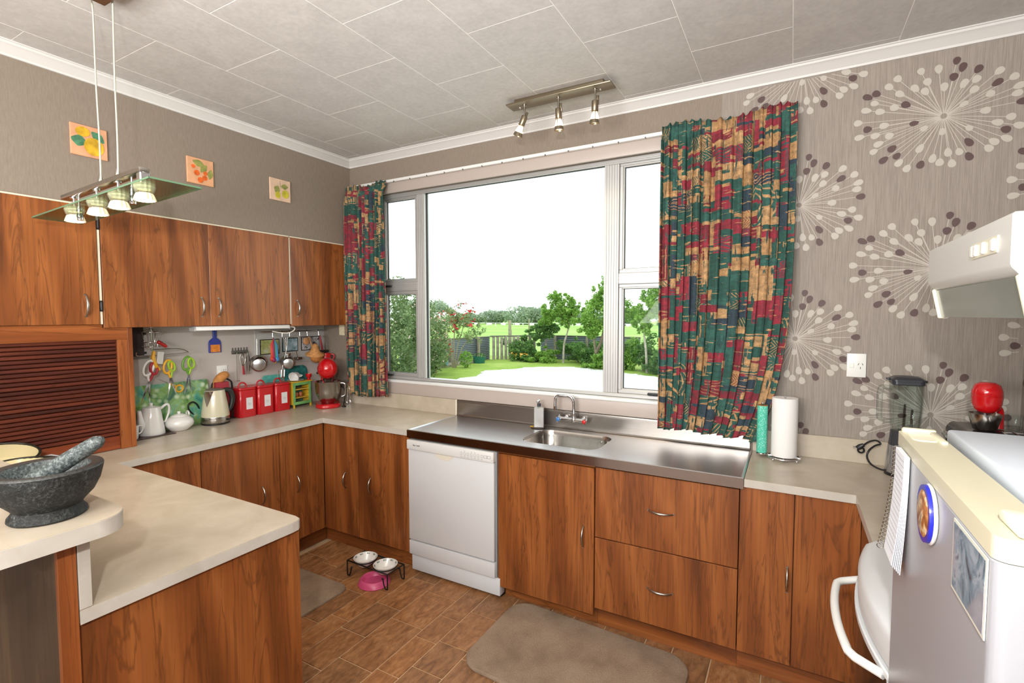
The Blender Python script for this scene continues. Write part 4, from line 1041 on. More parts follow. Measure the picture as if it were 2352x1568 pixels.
# ------------------------------------------------------------------ lamps
M_BULB = M('halogen_lens', (255, 244, 224), .3, emit=((255, 236, 200), 6.0))
M_NIB = M('brushed_bronze_nickel', (140, 128, 108), .35, .85)
sl = thing('spotlight_bar', 'brushed metal ceiling bar with three lit spotlights over the sink', 'spotlight', (1.96, -.338, 2.8))
B().box(1.655, -.385, 2.796, 2.270, -.290, 2.806, .004, 2).out('bar', M_NIB, sl, 35)
B().box(1.70, -.366, 2.8055, 2.225, -.310, 2.8295, .004, 2).out('ceiling_plate', M_NIB, sl, 35)
for x in (1.715, 2.195): B().ball((x, -.322, 2.797), .007, 10).out('cap_nut', CHROME, sl, 50)
def spothead(x, tilt, az, pw):
    pv = Vector((x, -.338, 2.732)); hd = None
    st_ = B().cyl((x, -.338, 2.797), (x, -.338, 2.730), .0055).cyl((x, -.338, 2.797), (x, -.338, 2.792), .012).out('stem', NICKEL, sl, 50)
    R4 = Matrix.Translation(pv) @ Matrix.Rotation(az, 4, 'Z') @ Matrix.Rotation(tilt, 4, 'Y')
    b = B().lathe([(0, .006), (.016, .006), (.018, 0), (.018, -.046), (.0155, -.050), (0, -.050)], (0, 0, 0), 18).box(-.004, .006, -.014, .004, .020, .03, .001, 1)
    # open shade around the bulb neck and a flared reflector lip behind the lamp
    b.lathe([(.0235, -.088), (.0275, -.108), (.0265, -.108), (.0225, -.088)], (0, 0, 0), 20)
    for q in (0, PI): b.tube([(.016 * math.cos(q), .016 * math.sin(q), -.046), (.0235 * math.cos(q), .0235 * math.sin(q), -.09)], .002, 6)
    hd = b.xf(R4).out('head', M_NIB, sl, 50)
    B().lathe([(0, -.052), (.012, -.053), (.0165, -.062), (.0215, -.080), (.0222, -.0945), (.018, -.1), (0, -.101)], (0, 0, 0), 18).xf(R4).out('bulb', M_BULB, hd, 50)
    p = R4 @ Vector((0, 0, -.12)); q = R4 @ Vector((0, 0, -1.2))
    lamp('halogen_spot', 'SPOT', p, pw, (1.0, .80, .56), .02, target=q, spot=110, blend=.9)
spothead(1.752, .42, 0, 9)
spothead(1.962, .10, -PI / 2, 9)
spothead(2.172, .16, -PI / 2 + .5, 9)

pd = thing('pendant_light', 'glass and nickel pendant with four lit halogens hanging over the peninsula', 'pendant light', (.67, -1.908, 2.0))
B().box(.822, -2.035, 2.770, 1.08, -1.950, 2.8295, .004, 1).out('ceiling_canopy', wood('canopy_brown', (66, 40, 22), (84, 52, 30), (100, 64, 40), axis='x'), pd, 30)
for x, xt, yt in ((.632, .735, -1.955), (.775, .850, -1.938)): B().tube([(x, -1.912, 2.155), (x + (xt - x) * .25 + .003, -1.912 + (yt + 1.912) * .25, 2.31), (x + (xt - x) * .6 - .003, -1.912 + (yt + 1.912) * .6, 2.527), (xt, yt, 2.775), (xt + .04, yt - .02, 2.800), (.88 + (xt - .735) * .4, -1.99, 2.802)], .0034, 8).out('cable', M('steel_cable', (190, 190, 174), .4, .4), pd, 60)
for x in (.632, .775): B().lathe([(.003, 2.185), (.006, 2.18), (.009, 2.160), (.009, 2.150), (0, 2.150)], (x, -1.912, 0), 14).out('ferrule', NICKEL, pd, 50)
B().box(.300, -1.930, 2.132, .980, -1.892, 2.152, .003, 2).out('bar', NICKEL, pd, 35)
gp = B().box(.195, -1.996, 2.056, 1.185, -1.822, 2.063, .001, 1).out('glass_plate', GLASSG, pd, 0, 'clear glass plate with green edges')
eg = B()
for r in ((.194, -1.997, 1.186, -1.9955), (.194, -1.8225, 1.186, -1.821), (.194, -1.997, .1955, -1.821), (1.1845, -1.997, 1.186, -1.821)): eg.box(r[0], r[1], 2.0565, r[2], r[3], 2.0625)
eg.out('glass_edge', M('green_glass_edge', (96, 128, 100), .15), gp, 0)
for x in (.345, .940): B().cyl((x + .08 if x < .5 else x - .06, -1.911, 2.064), (x + .08 if x < .5 else x - .06, -1.911, 2.132), .004).lathe([(0, 2.030), (.010, 2.030), (.012, 2.046), (.010, 2.0555), (0, 2.0555)], (x + .08 if x < .5 else x - .06, -1.911, 0), 14).out('fixing_stud', CHROME, pd, 50)
B().box(.955, -1.93, 2.064, .985, -1.893, 2.132, .003, 1).out('end_block', CHROME, pd, 35)
M_SPOOL = M('ribbed_glass_lit', (236, 228, 200), .25, emit=((255, 226, 176), .35))
for x in (.378, .590, .772, .968):
    lp = B().cyl((x, -1.911, 2.082), (x, -1.911, 2.132), .0045).lathe([(0, 2.134), (.014, 2.134), (.014, 2.128), (0, 2.128)], (x, -1.911, 0), 12).out('lamp_stem', CHROME, pd, 50)
    for prof in ([(.027, 2.0645), (.0285, 2.070), (.035, 2.090), (.032, 2.090), (.0255, 2.070), (.024, 2.0645)], [(.027, 2.0550), (.030, 2.048), (.0355, 2.030), (.0325, 2.030), (.027, 2.048), (.024, 2.0550)]):
        s_ = B(); n_ = 28; rings = []
        for r, z in prof: rings.append([(x + r * (1 + (.05 if k % 2 else -.05)) * math.cos(2 * PI * k / n_), -1.911 + r * (1 + (.05 if k % 2 else -.05)) * math.sin(2 * PI * k / n_), z) for k in range(n_)])
        for A, C in zip(rings, rings[1:] + rings[:1]):
            for k in range(n_): s_.face([A[k], A[(k + 1) % n_], C[(k + 1) % n_], C[k]])
        s_.out('ribbed_shade', M_SPOOL, lp, 20)
    B().lathe([(0, 2.082), (.013, 2.080), (.018, 2.066), (.0, 2.064)], (x, -1.911, 0), 16).out('bulb_holder', NICKEL, lp, 50)
    B().lathe([(0, 2.031), (.0315, 2.031), (.0315, 2.033), (.016, 2.054), (0, 2.054)], (x, -1.911, 0), 20).out('bulb', M_BULB, lp, 50)
    lamp('pendant_halogen', 'SPOT', (x, -1.911, 2.022), 5.5, (1.0, .78, .50), .02, target=(x, -1.911, 0), spot=75, blend=.9)

# the fitting hangs a little out of level: its inner end is lower
PT = Matrix.Translation((.65, 0, 2.06)) @ Matrix.Rotation(-.042, 4, 'Y') @ Matrix.Translation((-.65, 0, -2.06))
PO = Matrix.Translation(ORG[pd.name])
def tilt(o):
    for ch in o.children:
        if not ch.name.startswith(('ceiling_canopy', 'cable')): ch.data.transform(PO.inverted() @ PT @ PO)
        tilt(ch)
tilt(pd)
# ------------------------------------------------------------------ fruit tiles on the left wall
def fruit_tile(label, y0, y1, z0, z1, base, parts):
    t = thing('wall_tile', label, 'tile', (0, (y0 + y1) / 2, z0), 'painted fruit tiles above the cupboards')
    B().box(.001, y0, z0, .012, y1, z1, .002, 1).out('tile', M('tile_' + str(base), base, .4, var=.06, vscale=14), t, 30)
    cy, cz = (y0 + y1) / 2, (z0 + z1) / 2
    for nm, col, lst in parts:
        b = B()
        for k, (dy, dz, ry, rz, rot) in enumerate(lst):
            pts = []
            for q in range(18):
                a = 2 * PI * q / 18; u, v = ry * math.cos(a), rz * math.sin(a)
                if nm == 'leaf': v *= (1 - .55 * abs(math.cos(a)))
                pts.append((.0124 + .0003 * k + (.0016 if nm not in ('leaf', 'stem') else 0), cy + dy + u * math.cos(rot) - v * math.sin(rot), cz + dz + u * math.sin(rot) + v * math.cos(rot)))
            b.face(pts)
        b.out(nm, col, t, 0)
M_LEM = M('painted_lemon', (196, 156, 40), .4, var=.22, vscale=22)
M_LIME = M('painted_yellow_green', (186, 176, 50), .4, var=.18, vscale=26)
M_TOM = M('painted_orange_red', (214, 96, 34), .4, var=.2, vscale=30)
M_LF1 = M('painted_blue_green_leaf', (70, 118, 88), .4, var=.25, vscale=30)
M_LF2 = M('painted_sage_leaf', (136, 138, 74), .4, var=.22, vscale=30)
fruit_tile('orange-edged wall tile painted with two big yellow lemons, behind the pendant cables', -1.782, -1.630, 2.404, 2.556, (208, 154, 118), [('leaf', M_LF1, [(-.042, -.005, .028, .036, 1.4), (.036, .030, .034, .024, -.7)]), ('lemon', M_LEM, [(-.026, .042, .030, .024, .1), (.018, -.022, .042, .044, 0)])])
fruit_tile('orange wall tile painted with small red tomatoes, middle of the three', -1.243, -1.090, 2.390, 2.541, (216, 162, 122), [('leaf', M_LF2, [(-.010, .046, .036, .022, -.25), (.018, .020, .03, .02, .9), (.056, -.006, .03, .018, 1.4)]), ('tomato', M_TOM, [(-.042, .022, .011, .011, 0), (-.024, -.012, .016, .016, 0), (.026, -.006, .012, .012, 0), (.022, -.034, .0145, .015, 0), (-.004, -.050, .0155, .016, 0)])])
fruit_tile('pale wall tile painted with a pair of yellow-green plums, nearest the left curtain', -.713, -.555, 2.397, 2.544, (218, 186, 160), [('leaf', M_LF2, [(-.026, .002, .026, .026, 1.1), (.032, .028, .028, .02, .1)]), ('stem', M('painted_stem', (120, 116, 70), .5), [(0, .035, .0016, .03, .15)]), ('plum', M_LIME, [(-.022, -.036, .021, .024, 0), (.036, -.022, .027, .028, 0)])])

# ------------------------------------------------------------------ left recess: worktop things
def pot_handle(pts, r, nm, m, t): return B().tube(pts, r, 10).out(nm, m, t, 60)
tm = thing('tea_tray', 'thin dark tray under the tall white teapot', 'tray', (-.215, -1.40, .9))
B().box(-.30, -1.50, .9005, -.125, -1.283, .9045, .002, 1).out('tray', M('dark_tray', (64, 44, 40), .35), tm, 30)
tp_ = thing('teapot', 'tall white porcelain coffee pot with long spout on a dark tray', 'teapot', (-.215, -1.383, .9045))
c = (-.215, -1.374, 0)
B().lathe([(0, .905), (.066, .905), (.068, .909), (.065, .93), (.055, 1.0), (.047, 1.058), (.045, 1.062), (0, 1.062)], c, 28).out('pot', CERAM, tp_, 50)
B().lathe([(0, 1.062), (.046, 1.062), (.045, 1.066), (.020, 1.073), (.008, 1.076), (.0105, 1.087), (.0095, 1.092), (0, 1.093)], c, 24).out('lid', CERAM, tp_, 50)
pot_handle([(c[0], c[1] + .050, 1.050), (c[0], c[1] + .085, 1.072), (c[0], c[1] + .098, 1.055), (c[0], c[1] + .095, 1.02), (c[0], c[1] + .078, .975), (c[0], c[1] + .066, .965)], [.008, .0075, .0065, .006, .006, .006], 'handle', CERAM, tp_)
pot_handle([(c[0] + .005, c[1] - .045, .945), (c[0] + .02, c[1] - .066, .985), (c[0] + .03, c[1] - .074, 1.025), (c[0] + .036, c[1] - .080, 1.060)], [.026, .020, .014, .010], 'spout', CERAM, tp_)
sg = thing('sugar_bowl', 'squat white porcelain sugar bowl with knobbed lid beside the kettle', 'sugar bowl', (-.215, -1.225, .9))
c = (-.205, -1.226, 0)
B().lathe([(0, .9005), (.045, .9005), (.052, .906), (.075, .930), (.080, .945), (.074, .966), (.054, .984), (.046, .988), (0, .988)], c, 30).out('bowl', CERAM, sg, 50)
B().lathe([(.046, .988), (.044, .993), (.020, 1.002), (.008, 1.004), (.010, 1.014), (.008, 1.018), (0, 1.019)], c, 24).out('lid', CERAM, sg, 50)
B().ring((c[0] - .02, c[1] + .062, .992), .015, .0055, 16, 6, Matrix.Rotation(PI / 2, 4, 'X')).out('handle', CERAM, sg, 60)
mu = thing('mug', 'white mug half hidden by the shutter cupboard post', 'mug', (-.185, -1.475, .9045))
c = (-.17, -1.500, 0)
B().lathe([(0, .905), (.030, .905), (.033, .91), (.036, .975), (.0365, .985), (.034, .985), (.031, .915), (0, .912)], c, 24).out('cup', CERAM, mu, 50)
B().tube([(c[0], c[1] + .034, .975), (c[0], c[1] + .055, .975), (c[0], c[1] + .058, .955), (c[0], c[1] + .048, .935), (c[0], c[1] + .034, .93)], .0045, 8).out('handle', CERAM, mu, 60)
kt = thing('kettle', 'cream electric kettle with steel base and black handle', 'kettle', (-.20, -1.0, .9))
c = (-.20, -1.005, 0)
KC = M('kettle_cream', (196, 190, 164), .25, 0, .5, coat=.4)
B().lathe([(0, .9005), (.080, .9005), (.084, .904), (.084, .910), (0, .910)], c, 30).out('power_base', BLACK, kt, 40)
B().lathe([(.0815, .911), (.0835, .914), (.0838, .950), (.0832, .952), (0, .952)], c, 30).out('steel_band', STEEL_B, kt, 40)
B().lathe([(.0832, .952), (.081, .975), (.074, 1.03), (.065, 1.085), (.059, 1.120), (.057, 1.123), (0, 1.123)], c, 30).out('jug', KC, kt, 50)
B().lathe([(.057, 1.123), (.053, 1.128), (.03, 1.133), (0, 1.135)], c, 24).out('lid', M('kettle_lid_grey', (96, 92, 82), .35), kt, 50)
def kp(ang, r, z): return (c[0] + r * math.cos(math.radians(ang)), c[1] + r * math.sin(math.radians(ang)), z)
ks = [kp(-96, .060, 1.121), kp(-88, .0655, 1.100), kp(-78, .0745, 1.062), kp(-66, .0790, 1.020), kp(-54, .0745, 1.062), kp(-44, .0655, 1.100), kp(-36, .060, 1.121)]
kt_ = [kp(-96, .060, 1.121), kp(-84, .074, 1.1205), kp(-72, .090, 1.118), kp(-66, .096, 1.116), kp(-60, .090, 1.118), kp(-48, .074, 1.1205), kp(-36, .060, 1.121)]
B().mesh(ks + kt_, [[k, k + 1, 8 + k, 7 + k] for k in range(6)] + [list(range(7, 14))]).out('spout', STEEL_B, kt, 40)
pot_handle([(c[0] + .012, c[1] + .045, 1.118), (c[0] + .016, c[1] + .085, 1.112), (c[0] + .018, c[1] + .105, 1.075), (c[0] + .018, c[1] + .104, 1.03), (c[0] + .016, c[1] + .088, .985), (c[0] + .014, c[1] + .070, .972)], [.012, .017, .018, .017, .014, .010], 'handle', M('black_handle', (34, 36, 34), .4), kt)
B().box(-.128, -.975, .924, -.1165, -.945, .932, .001, 1, Matrix.Rotation(.45, 4, 'Z')).out('badge', BLACK, kt, 0)
cb = thing('cable_loop', 'black appliance cable looped up behind the kettle', 'cable', (-.28, -1.10, .9))
B().tube([(-.285, -1.06, .905), (-.285, -1.085, .95), (-.28, -1.125, 1.0), (-.28, -1.13, 1.035), (-.28, -1.105, 1.05), (-.28, -1.08, 1.035), (-.285, -1.06, 1.0)], .005, 8).out('cable', BLACK, cb, 60)
# chopping board with hydrangea print
a = N('hydrangea_print'); a.set(.15); v = a.coord('Object')
vo = a.n('ShaderNodeTexVoronoi'); vo.inputs['Scale'].default_value = 21; a.l(v, vo.inputs['Vector'])
f = a.noise(v, 7.5, 4, .6, .8)
c1 = a.ramp(f, [(.28, (28, 70, 60)), (.42, (70, 120, 66)), (.52, (132, 168, 96)), (.62, (92, 160, 140)), (.76, (44, 110, 100))])
a.base(a.mix(a.ramp(vo.outputs['Distance'], [(.12, (1., 1., 1.)), (.42, (0., 0., 0.))]), c1, a.ramp(f, [(.36, (176, 204, 150)), (.5, (206, 222, 190)), (.66, (110, 178, 160))])))
gb_ = thing('glass_chopping_board', 'green hydrangea-print glass board leaning on the wall behind the teapot', 'chopping board', (-.30, -1.22, .9))
B().prism([(y, z) for y, z in rect_pts(-1.452, .902, -.985, 1.190, .015, 4)], 'x', -.0025, .0025).xf(Matrix.Translation((-.326, 0, 0)) @ Matrix.Translation((.055, 0, .9)) @ Matrix.Rotation(-.16, 4, 'Y') @ Matrix.Translation((0, 0, -.9))).out('board', a.m, gb_, 30)
# wooden-handled things behind the kettle
uc_ = thing('toast_rack_caddy', 'dark wire caddy holding a tan cloth and red packet behind the kettle', 'caddy', (-.27, -.93, .9))
b = B().tube([(-.27, -.985, .902), (-.27, -.985, 1.12), (-.27, -.965, 1.165), (-.27, -.92, 1.19), (-.27, -.86, 1.165), (-.27, -.845, 1.12), (-.27, -.845, .902)], .006, 8)
b.tube([(-.30, -.985, .905), (-.24, -.985, .905), (-.24, -.845, .905), (-.30, -.845, .905)], .003, 6, True); b.out('frame', IRON, uc_, 60)
hn = B().tube([(-.262, -.955, .906), (-.262, -.955, 1.13), (-.262, -.93, 1.185), (-.262, -.895, 1.205), (-.262, -.875, 1.195)], [.022, .026, .032, .028, .012], 10)
hn.solo('oven_mitt', M('tan_cloth', (182, 124, 66), .85, var=.12, vscale=30), 'tan quilted oven mitt standing in the wire caddy behind the kettle', 'oven mitt', (-.262, -.94, .906), None, 50)
B().box(-.246, -.985, .907, -.216, -.895, 1.165, .005, 2).solo('red_packet', M('dull_red_card', (150, 30, 44), .5), 'dull red packet standing behind the cream kettle', 'packet', (-.231, -.94, .907), None, 35)
# red canisters
def canister(y, label):
    t = thing('canister', label, 'canister', (0, 0, .9), 'red storage canisters beside the kettle', 0, True)
    t.location = (-.272, y, .9)
    B().prism(rect_pts(-.070, -.065, .070, .065, .022, 4), 'z', .0005, .190, .002).out('body', REDC, t, 40)
    B().prism(rect_pts(-.072, -.067, .072, .067, .023, 4), 'z', .191, .208, .003).out('lid', REDC, t, 40)
    B().tube([(.0, -.028, .208), (.0, -.027, .220), (.0, -.016, .233), (.0, 0, .238), (.0, .016, .233), (.0, .027, .220), (.0, .028, .208)], .0055, 8).out('lid_handle', REDC, t, 60)
    B().box(.0702, -.018, .055, .0712, .030, .137).out('paper_label', M('label_white', (214, 214, 214), .6), t, 0)
    b = B()
    for z_, w_ in ((.098, .012), (.092, .015), (.086, .010)): b.box(.0712, .006 - w_, z_ - .0008, .0714, .006 + w_, z_ + .0008)
    b.out('label_print', M('label_print_grey', (150, 150, 152), .6), t, 0)
    return t
c0 = canister(-.770, 'red square canister with white label, nearest the kettle')
for y, lb in ((-.632, 'red square canister with white label, middle one of the row of canisters'), (-.494, 'red square canister with white label, nearest the yellow-green egg cupboard')):
    c_ = copy_tree(c0); c_.location.y = y; c_['label'] = lb
# egg cupboard
M_YEL = M('yellow_paint', (206, 168, 44), .45); M_GRN = M('green_paint', (108, 164, 96), .45, var=.1, vscale=20)
eg_ = thing('egg_cupboard', 'small yellow and green wooden egg cupboard with slatted front', 'egg cupboard', (-.255, -.315, .9))
ex, ey0, ey1 = -.205, -.412, -.252
ez0, ez1 = .925, 1.095
B().box(-.329, ey0, ez0, -.322, ey1, ez1).box(-.318, ey0, ez0, ex - .001, ey0 + .008, ez1).box(-.318, ey1 - .008, ez0, ex - .001, ey1, ez1).box(-.318, ey0 + .008, ez0, ex - .001, ey1 - .008, ez0 + .008).out('case', M_YEL, eg_, 0)
B().box(-.330, ey0 - .014, ez1, ex + .010, ey1 + .014, ez1 + .008, .002, 1).out('top', M_YEL, eg_, 30)
b = B()
for y0, y1, z0, z1 in ((ey0, ey1, ez0, ez0 + .022), (ey0, ey1, ez1 - .022, ez1), (ey0, ey0 + .018, ez0 + .0221, ez1 - .0221), (ey1 - .018, ey1, ez0 + .0221, ez1 - .0221)): b.box(ex, y0, z0, ex + .008, y1, z1, .001, 1)
b.out('door_frame', M_GRN, eg_, 0)
for z_ in (.976, 1.040): B().box(-.317, ey0 + .009, z_ - .003, ex + .002, ey1 - .009, z_ + .003).out('shelf', M('shelf_yellow', (216, 180, 72), .5), eg_, 0)
for y_ in (ey0 + .005, ey1 - .005):
    for x_ in (-.322, ex + .004): B().box(x_ - .005, y_ - .005, .9005, x_ + .005, y_ + .005, ez0).out('leg', M_YEL, eg_, 0)
b = B()
for k in range(5): b.box(ex + .0085, ey0 + .019, .955 + k * .025, ex + .0095, ey1 - .019, .956 + k * .025)
b.out('wire_front', NICKEL, eg_, 0)
M_EGG = M('brown_egg', (168, 96, 62), .5)
for k, (y_, x_) in enumerate(((-.360, -.232), (-.322, -.235))):
    e = B().ball((x_, y_, .979 + .019), .0155, 14, 1, 1, 1.22)
    e.solo('egg', M_EGG, 'brown egg behind the wires of the egg cupboard, ' + ('left one' if k == 0 else 'right one'), 'egg', (x_, y_, .979), 'eggs in the little cupboard', 60)
pl_ = B().lathe([(0, 1.1035), (.030, 1.1035), (.062, 1.112), (.0625, 1.1135), (.030, 1.107), (0, 1.1065)], (-.245, -.355, 0), 28)
pl_.solo('saucer', CERAM, 'white patterned saucer on top of the egg cupboard', 'saucer', (-.245, -.355, 1.1035), None, 50)
tc = thing('teacup', 'white teacup with grey pattern lying tipped on a saucer on the egg cupboard', 'teacup', (-.245, -.355, 1.107))
R_ = Matrix.Translation((-.243, -.355, 1.142)) @ Matrix.Rotation(1.9, 4, 'X') @ Matrix.Rotation(.3, 4, 'Y')
B().lathe([(0, -.028), (.018, -.028), (.024, -.024), (.036, .004), (.042, .030), (.040, .030), (.034, .004), (.022, -.02), (0, -.022)], (0, 0, 0), 26).xf(R_).out('cup', CERAM, tc, 50)
B().tube([(.036, 0, .012), (.056, 0, .016), (.058, 0, -.002), (.040, 0, -.012), (.030, 0, -.010)], .0035, 8).xf(R_).out('handle', CERAM, tc, 60)
b = B()
for k in range(16):
    a_ = 2 * PI * k / 16; r = .0385; p = lambda da, z_: ((.0375 + (z_ - .008) * .24) * math.cos(a_ + da), (.0375 + (z_ - .008) * .24) * math.sin(a_ + da), z_)
    b.face([p(-.10, .012), p(.10, .014), p(.12, .024), p(-.06, .022)])
b.xf(R_).out('pattern', M('cup_pattern', (96, 104, 108), .3), tc, 0)
ec = B().lathe([(0, 1.1035), (.018, 1.1035), (.010, 1.112), (.010, 1.116), (.021, 1.130), (.023, 1.152), (.021, 1.152), (.018, 1.132), (0, 1.122)], (-.215, -.258, 0), 20)
ec.solo('egg_cup', RED, 'small red egg cup on the egg cupboard next to the mixer', 'egg cup', (-.215, -.258, 1.1035), None, 50)
# red stand mixer
sm_ = thing('stand_mixer', 'red stand mixer with globe head and steel bowl in the left corner of the worktop', 'mixer', (-.06, -.185, .9))
mx0, my0 = -.05, -.20
dirv = Vector((.77, -.64, 0))     # the head points towards the room
ctr = Vector((-.030, -.232, 0))
b = B(); bp = rect_pts(-.150, -.092, .098, .092, .07, 6)
RM = Matrix.Translation(ctr) @ Matrix.Rotation(math.atan2(dirv.y, dirv.x), 4, 'Z')
b.prism(bp, 'z', .9005, .932, .008); b.xf(RM).out('base', RED, sm_, 40)
B().prism(rect_pts(-.142, -.05, -.085, .05, .022, 5), 'z', .930, 1.175, .004).xf(RM).out('column', RED, sm_, 40)
B().lathe([(0, -.022), (.020, -.019), (.042, -.007), (.059, .014), (.068, .040), (.0715, .080), (.069, .130), (.058, .175), (.038, .206), (0, .219)], (0, 0, 0), 28).xf(RM @ Matrix.Translation((.080, 0, 1.200)) @ Matrix.Rotation(-PI / 2, 4, 'Y') @ Matrix.Diagonal((1.16, 1.06, 1, 1))).out('head', RED, sm_, 50)
B().tube([(.012 + .058 * math.cos(q * .19), .058 * math.sin(q * .19), 1.249) for q in range(-7, 8)], .0022, 6).xf(RM).out('trim_band', CHROME, sm_, 60)
B().lathe([(0, 1.085), (.020, 1.088), (.034, 1.112), (.036, 1.135), (0, 1.135)], (0, 0, 0), 20).xf(RM).out('beater_hub', NICKEL, sm_, 50)
B().lathe([(0, .933), (.042, .933), (.046, .938), (.070, .962), (.090, 1.02), (.0965, 1.098), (.0985, 1.100), (.0965, 1.102), (.094, 1.098), (.087, 1.02), (.066, .966), (0, .943)], (0, 0, 0), 34).xf(RM).out('mixing_bowl', STEEL_B, sm_, 50)
B().tube([(.02, .094, 1.085), (.025, .118, 1.083), (.028, .126, 1.066), (.028, .124, .995), (.025, .100, .980)], .0055, 8).xf(RM).out('bowl_handle', CHROME, sm_, 60)
B().ball((-.03, -.072, 1.165), .010, 12).cyl((-.03, -.060, 1.165), (-.03, -.075, 1.165), .006).xf(RM).out('speed_knob', BLACK, sm_, 50)
B().tube([(-.14, .03, 1.06), (-.11, .10, 1.05), (-.09, .13, 1.0), (-.07, .125, .94), (.0, .115, .906), (.05, .128, .905), (.07, .115, .905), (.04, .10, .905)], .0045, 8).xf(RM).out('cord', BLACK, sm_, 60)
bt_ = thing('whisk_attachment', 'loose silver beater standing behind the mixer by the left curtain', 'beater', (.035, -.085, .9))
b = B()
for dx in (-.012, .012): b.tube([(.035 + dx, -.085, .902), (.035 + dx, -.085, 1.03), (.035 + dx * .5, -.085, 1.045)], .004, 8)
b.tube([(.023, -.085, .96), (.047, -.085, .96)], .003, 6).ring((.035, -.085, .925), .022, .004, 16, 6, Matrix.Rotation(PI / 2, 4, 'X')); b.out('wires', CHROME, bt_, 60)
# teal glass pieces leaning on the wall behind the canisters
tg = B().prism(rect_pts(-.585, .902, -.425, 1.165, .02, 5), 'x', -.0025, .0025).xf(Matrix.Translation((-.322, 0, 0)) @ Matrix.Translation((.045, 0, .9)) @ Matrix.Rotation(-.16, 4, 'Y') @ Matrix.Translation((0, 0, -.9)))
tg.solo('teal_glass_board', TEAL, 'pale teal glass board leaning on the wall behind the red canisters', 'board', (-.30, -.5, .902), None, 30)
tg = B().prism(rect_pts(-.400, .902, -.190, 1.215, .045, 6), 'x', -.003, .003).xf(Matrix.Translation((-.330, 0, 0)) @ Matrix.Translation((.045, 0, .9)) @ Matrix.Rotation(-.13, 4, 'Y') @ Matrix.Translation((0, 0, -.9)))
tg.solo('teal_tray', M('dark_teal_tray', (44, 106, 104), .25, var=.25, vscale=40), 'dark teal round-cornered tray leaning behind the egg cupboard', 'tray', (-.31, -.3, .902), None, 30)

# ------------------------------------------------------------------ things hanging in the recess
WX = -.335
kb = thing('knife_rack', 'dark brown wall board with black pegs beside the hanging scissors', 'board', (WX, -1.42, 1.37))
B().box(WX + .0005, -1.50, 1.372, WX + .020, -1.352, 1.546, .002, 1).out('board', M('dark_chocolate_wood', (50, 32, 26), .5), kb, 30)
for z_ in (1.50, 1.385): B().cyl((WX + .012, -1.352, z_), (WX + .012, -1.338, z_), .007, .006).out('peg', BLACK, kb, 50)
B().box(WX + .0005, -1.50, 1.352, WX + .028, -1.330, 1.368, .002, 1).out('shelf_lip', M('grey_metal', (120, 116, 110), .4, .5), kb, 30)
ur = thing('utensil_hanger', 'chrome wire hanger of utensils under the cupboards, above the scissors', 'hanger', (-.24, -1.33, 1.40))
b = B().ring((-.245, -1.345, 1.512), .055, .0022, 24, 6).ring((-.245, -1.335, 1.452), .042, .002, 20, 6, None, 1, 1.3).ring((-.245, -1.345, 1.425), .050, .002, 20, 6)
for k in range(4): b.tube([(-.245, -1.345, 1.535), (-.245 + .05 * math.cos(k * 1.57), -1.345 + .05 * math.sin(k * 1.57), 1.512), (-.245 + .03 * math.cos(k * 1.57), -1.345 + .03 * math.sin(k * 1.57), 1.42)], .0018, 6)
b.cyl((-.245, -1.345, 1.5485), (-.245, -1.345, 1.40), .003)
b.tube([(-.245, -1.345, 1.405), (-.22, -1.21, 1.405), (-.215, -1.155, 1.383), (-.22, -1.17, 1.377), (-.245, -1.30, 1.370), (-.26, -1.41, 1.372), (-.255, -1.42, 1.395)], .003, 6)
b.out('wires', CHROME, ur, 60)
def hang(name, label, cat, group=None): return thing(name, label, cat, (0, 0, 0), group)
pe1 = B().tube([(-.205, -1.350, 1.40), (-.203, -1.358, 1.36), (-.203, -1.350, 1.32), (-.203, -1.325, 1.285)], [.008, .012, .014, .008], 10)
pe1.solo('peeler', M('yellow_plastic', (214, 160, 34), .4), 'yellow-handled peeler hanging from the chrome utensil hanger', 'peeler', (-.203, -1.33, 1.285), 'utensils on the wire hanger', 50)
gr_ = B().box(-.210, -1.338, 1.320, -.200, -1.302, 1.395, .002, 1, Matrix.Rotation(-.14, 4, 'X'))
gr_.solo('hand_grater', M('grater_white', (206, 204, 200), .3, .3), 'small white and black hand grater hanging from the utensil hanger', 'grater', (-.205, -1.32, 1.32), 'utensils on the wire hanger', 30)
B().ball((-.205, -1.322, 1.450), .013, 12).tube([(-.205, -1.315, 1.445), (-.205, -1.295, 1.432), (-.205, -1.282, 1.422)], [.010, .011, .008], 10).solo('corkscrew', M('red_handle', (170, 30, 28), .35), 'small red-knobbed utensil on the wire hanger', 'utensil', (-.205, -1.305, 1.422), 'utensils on the wire hanger', 50)
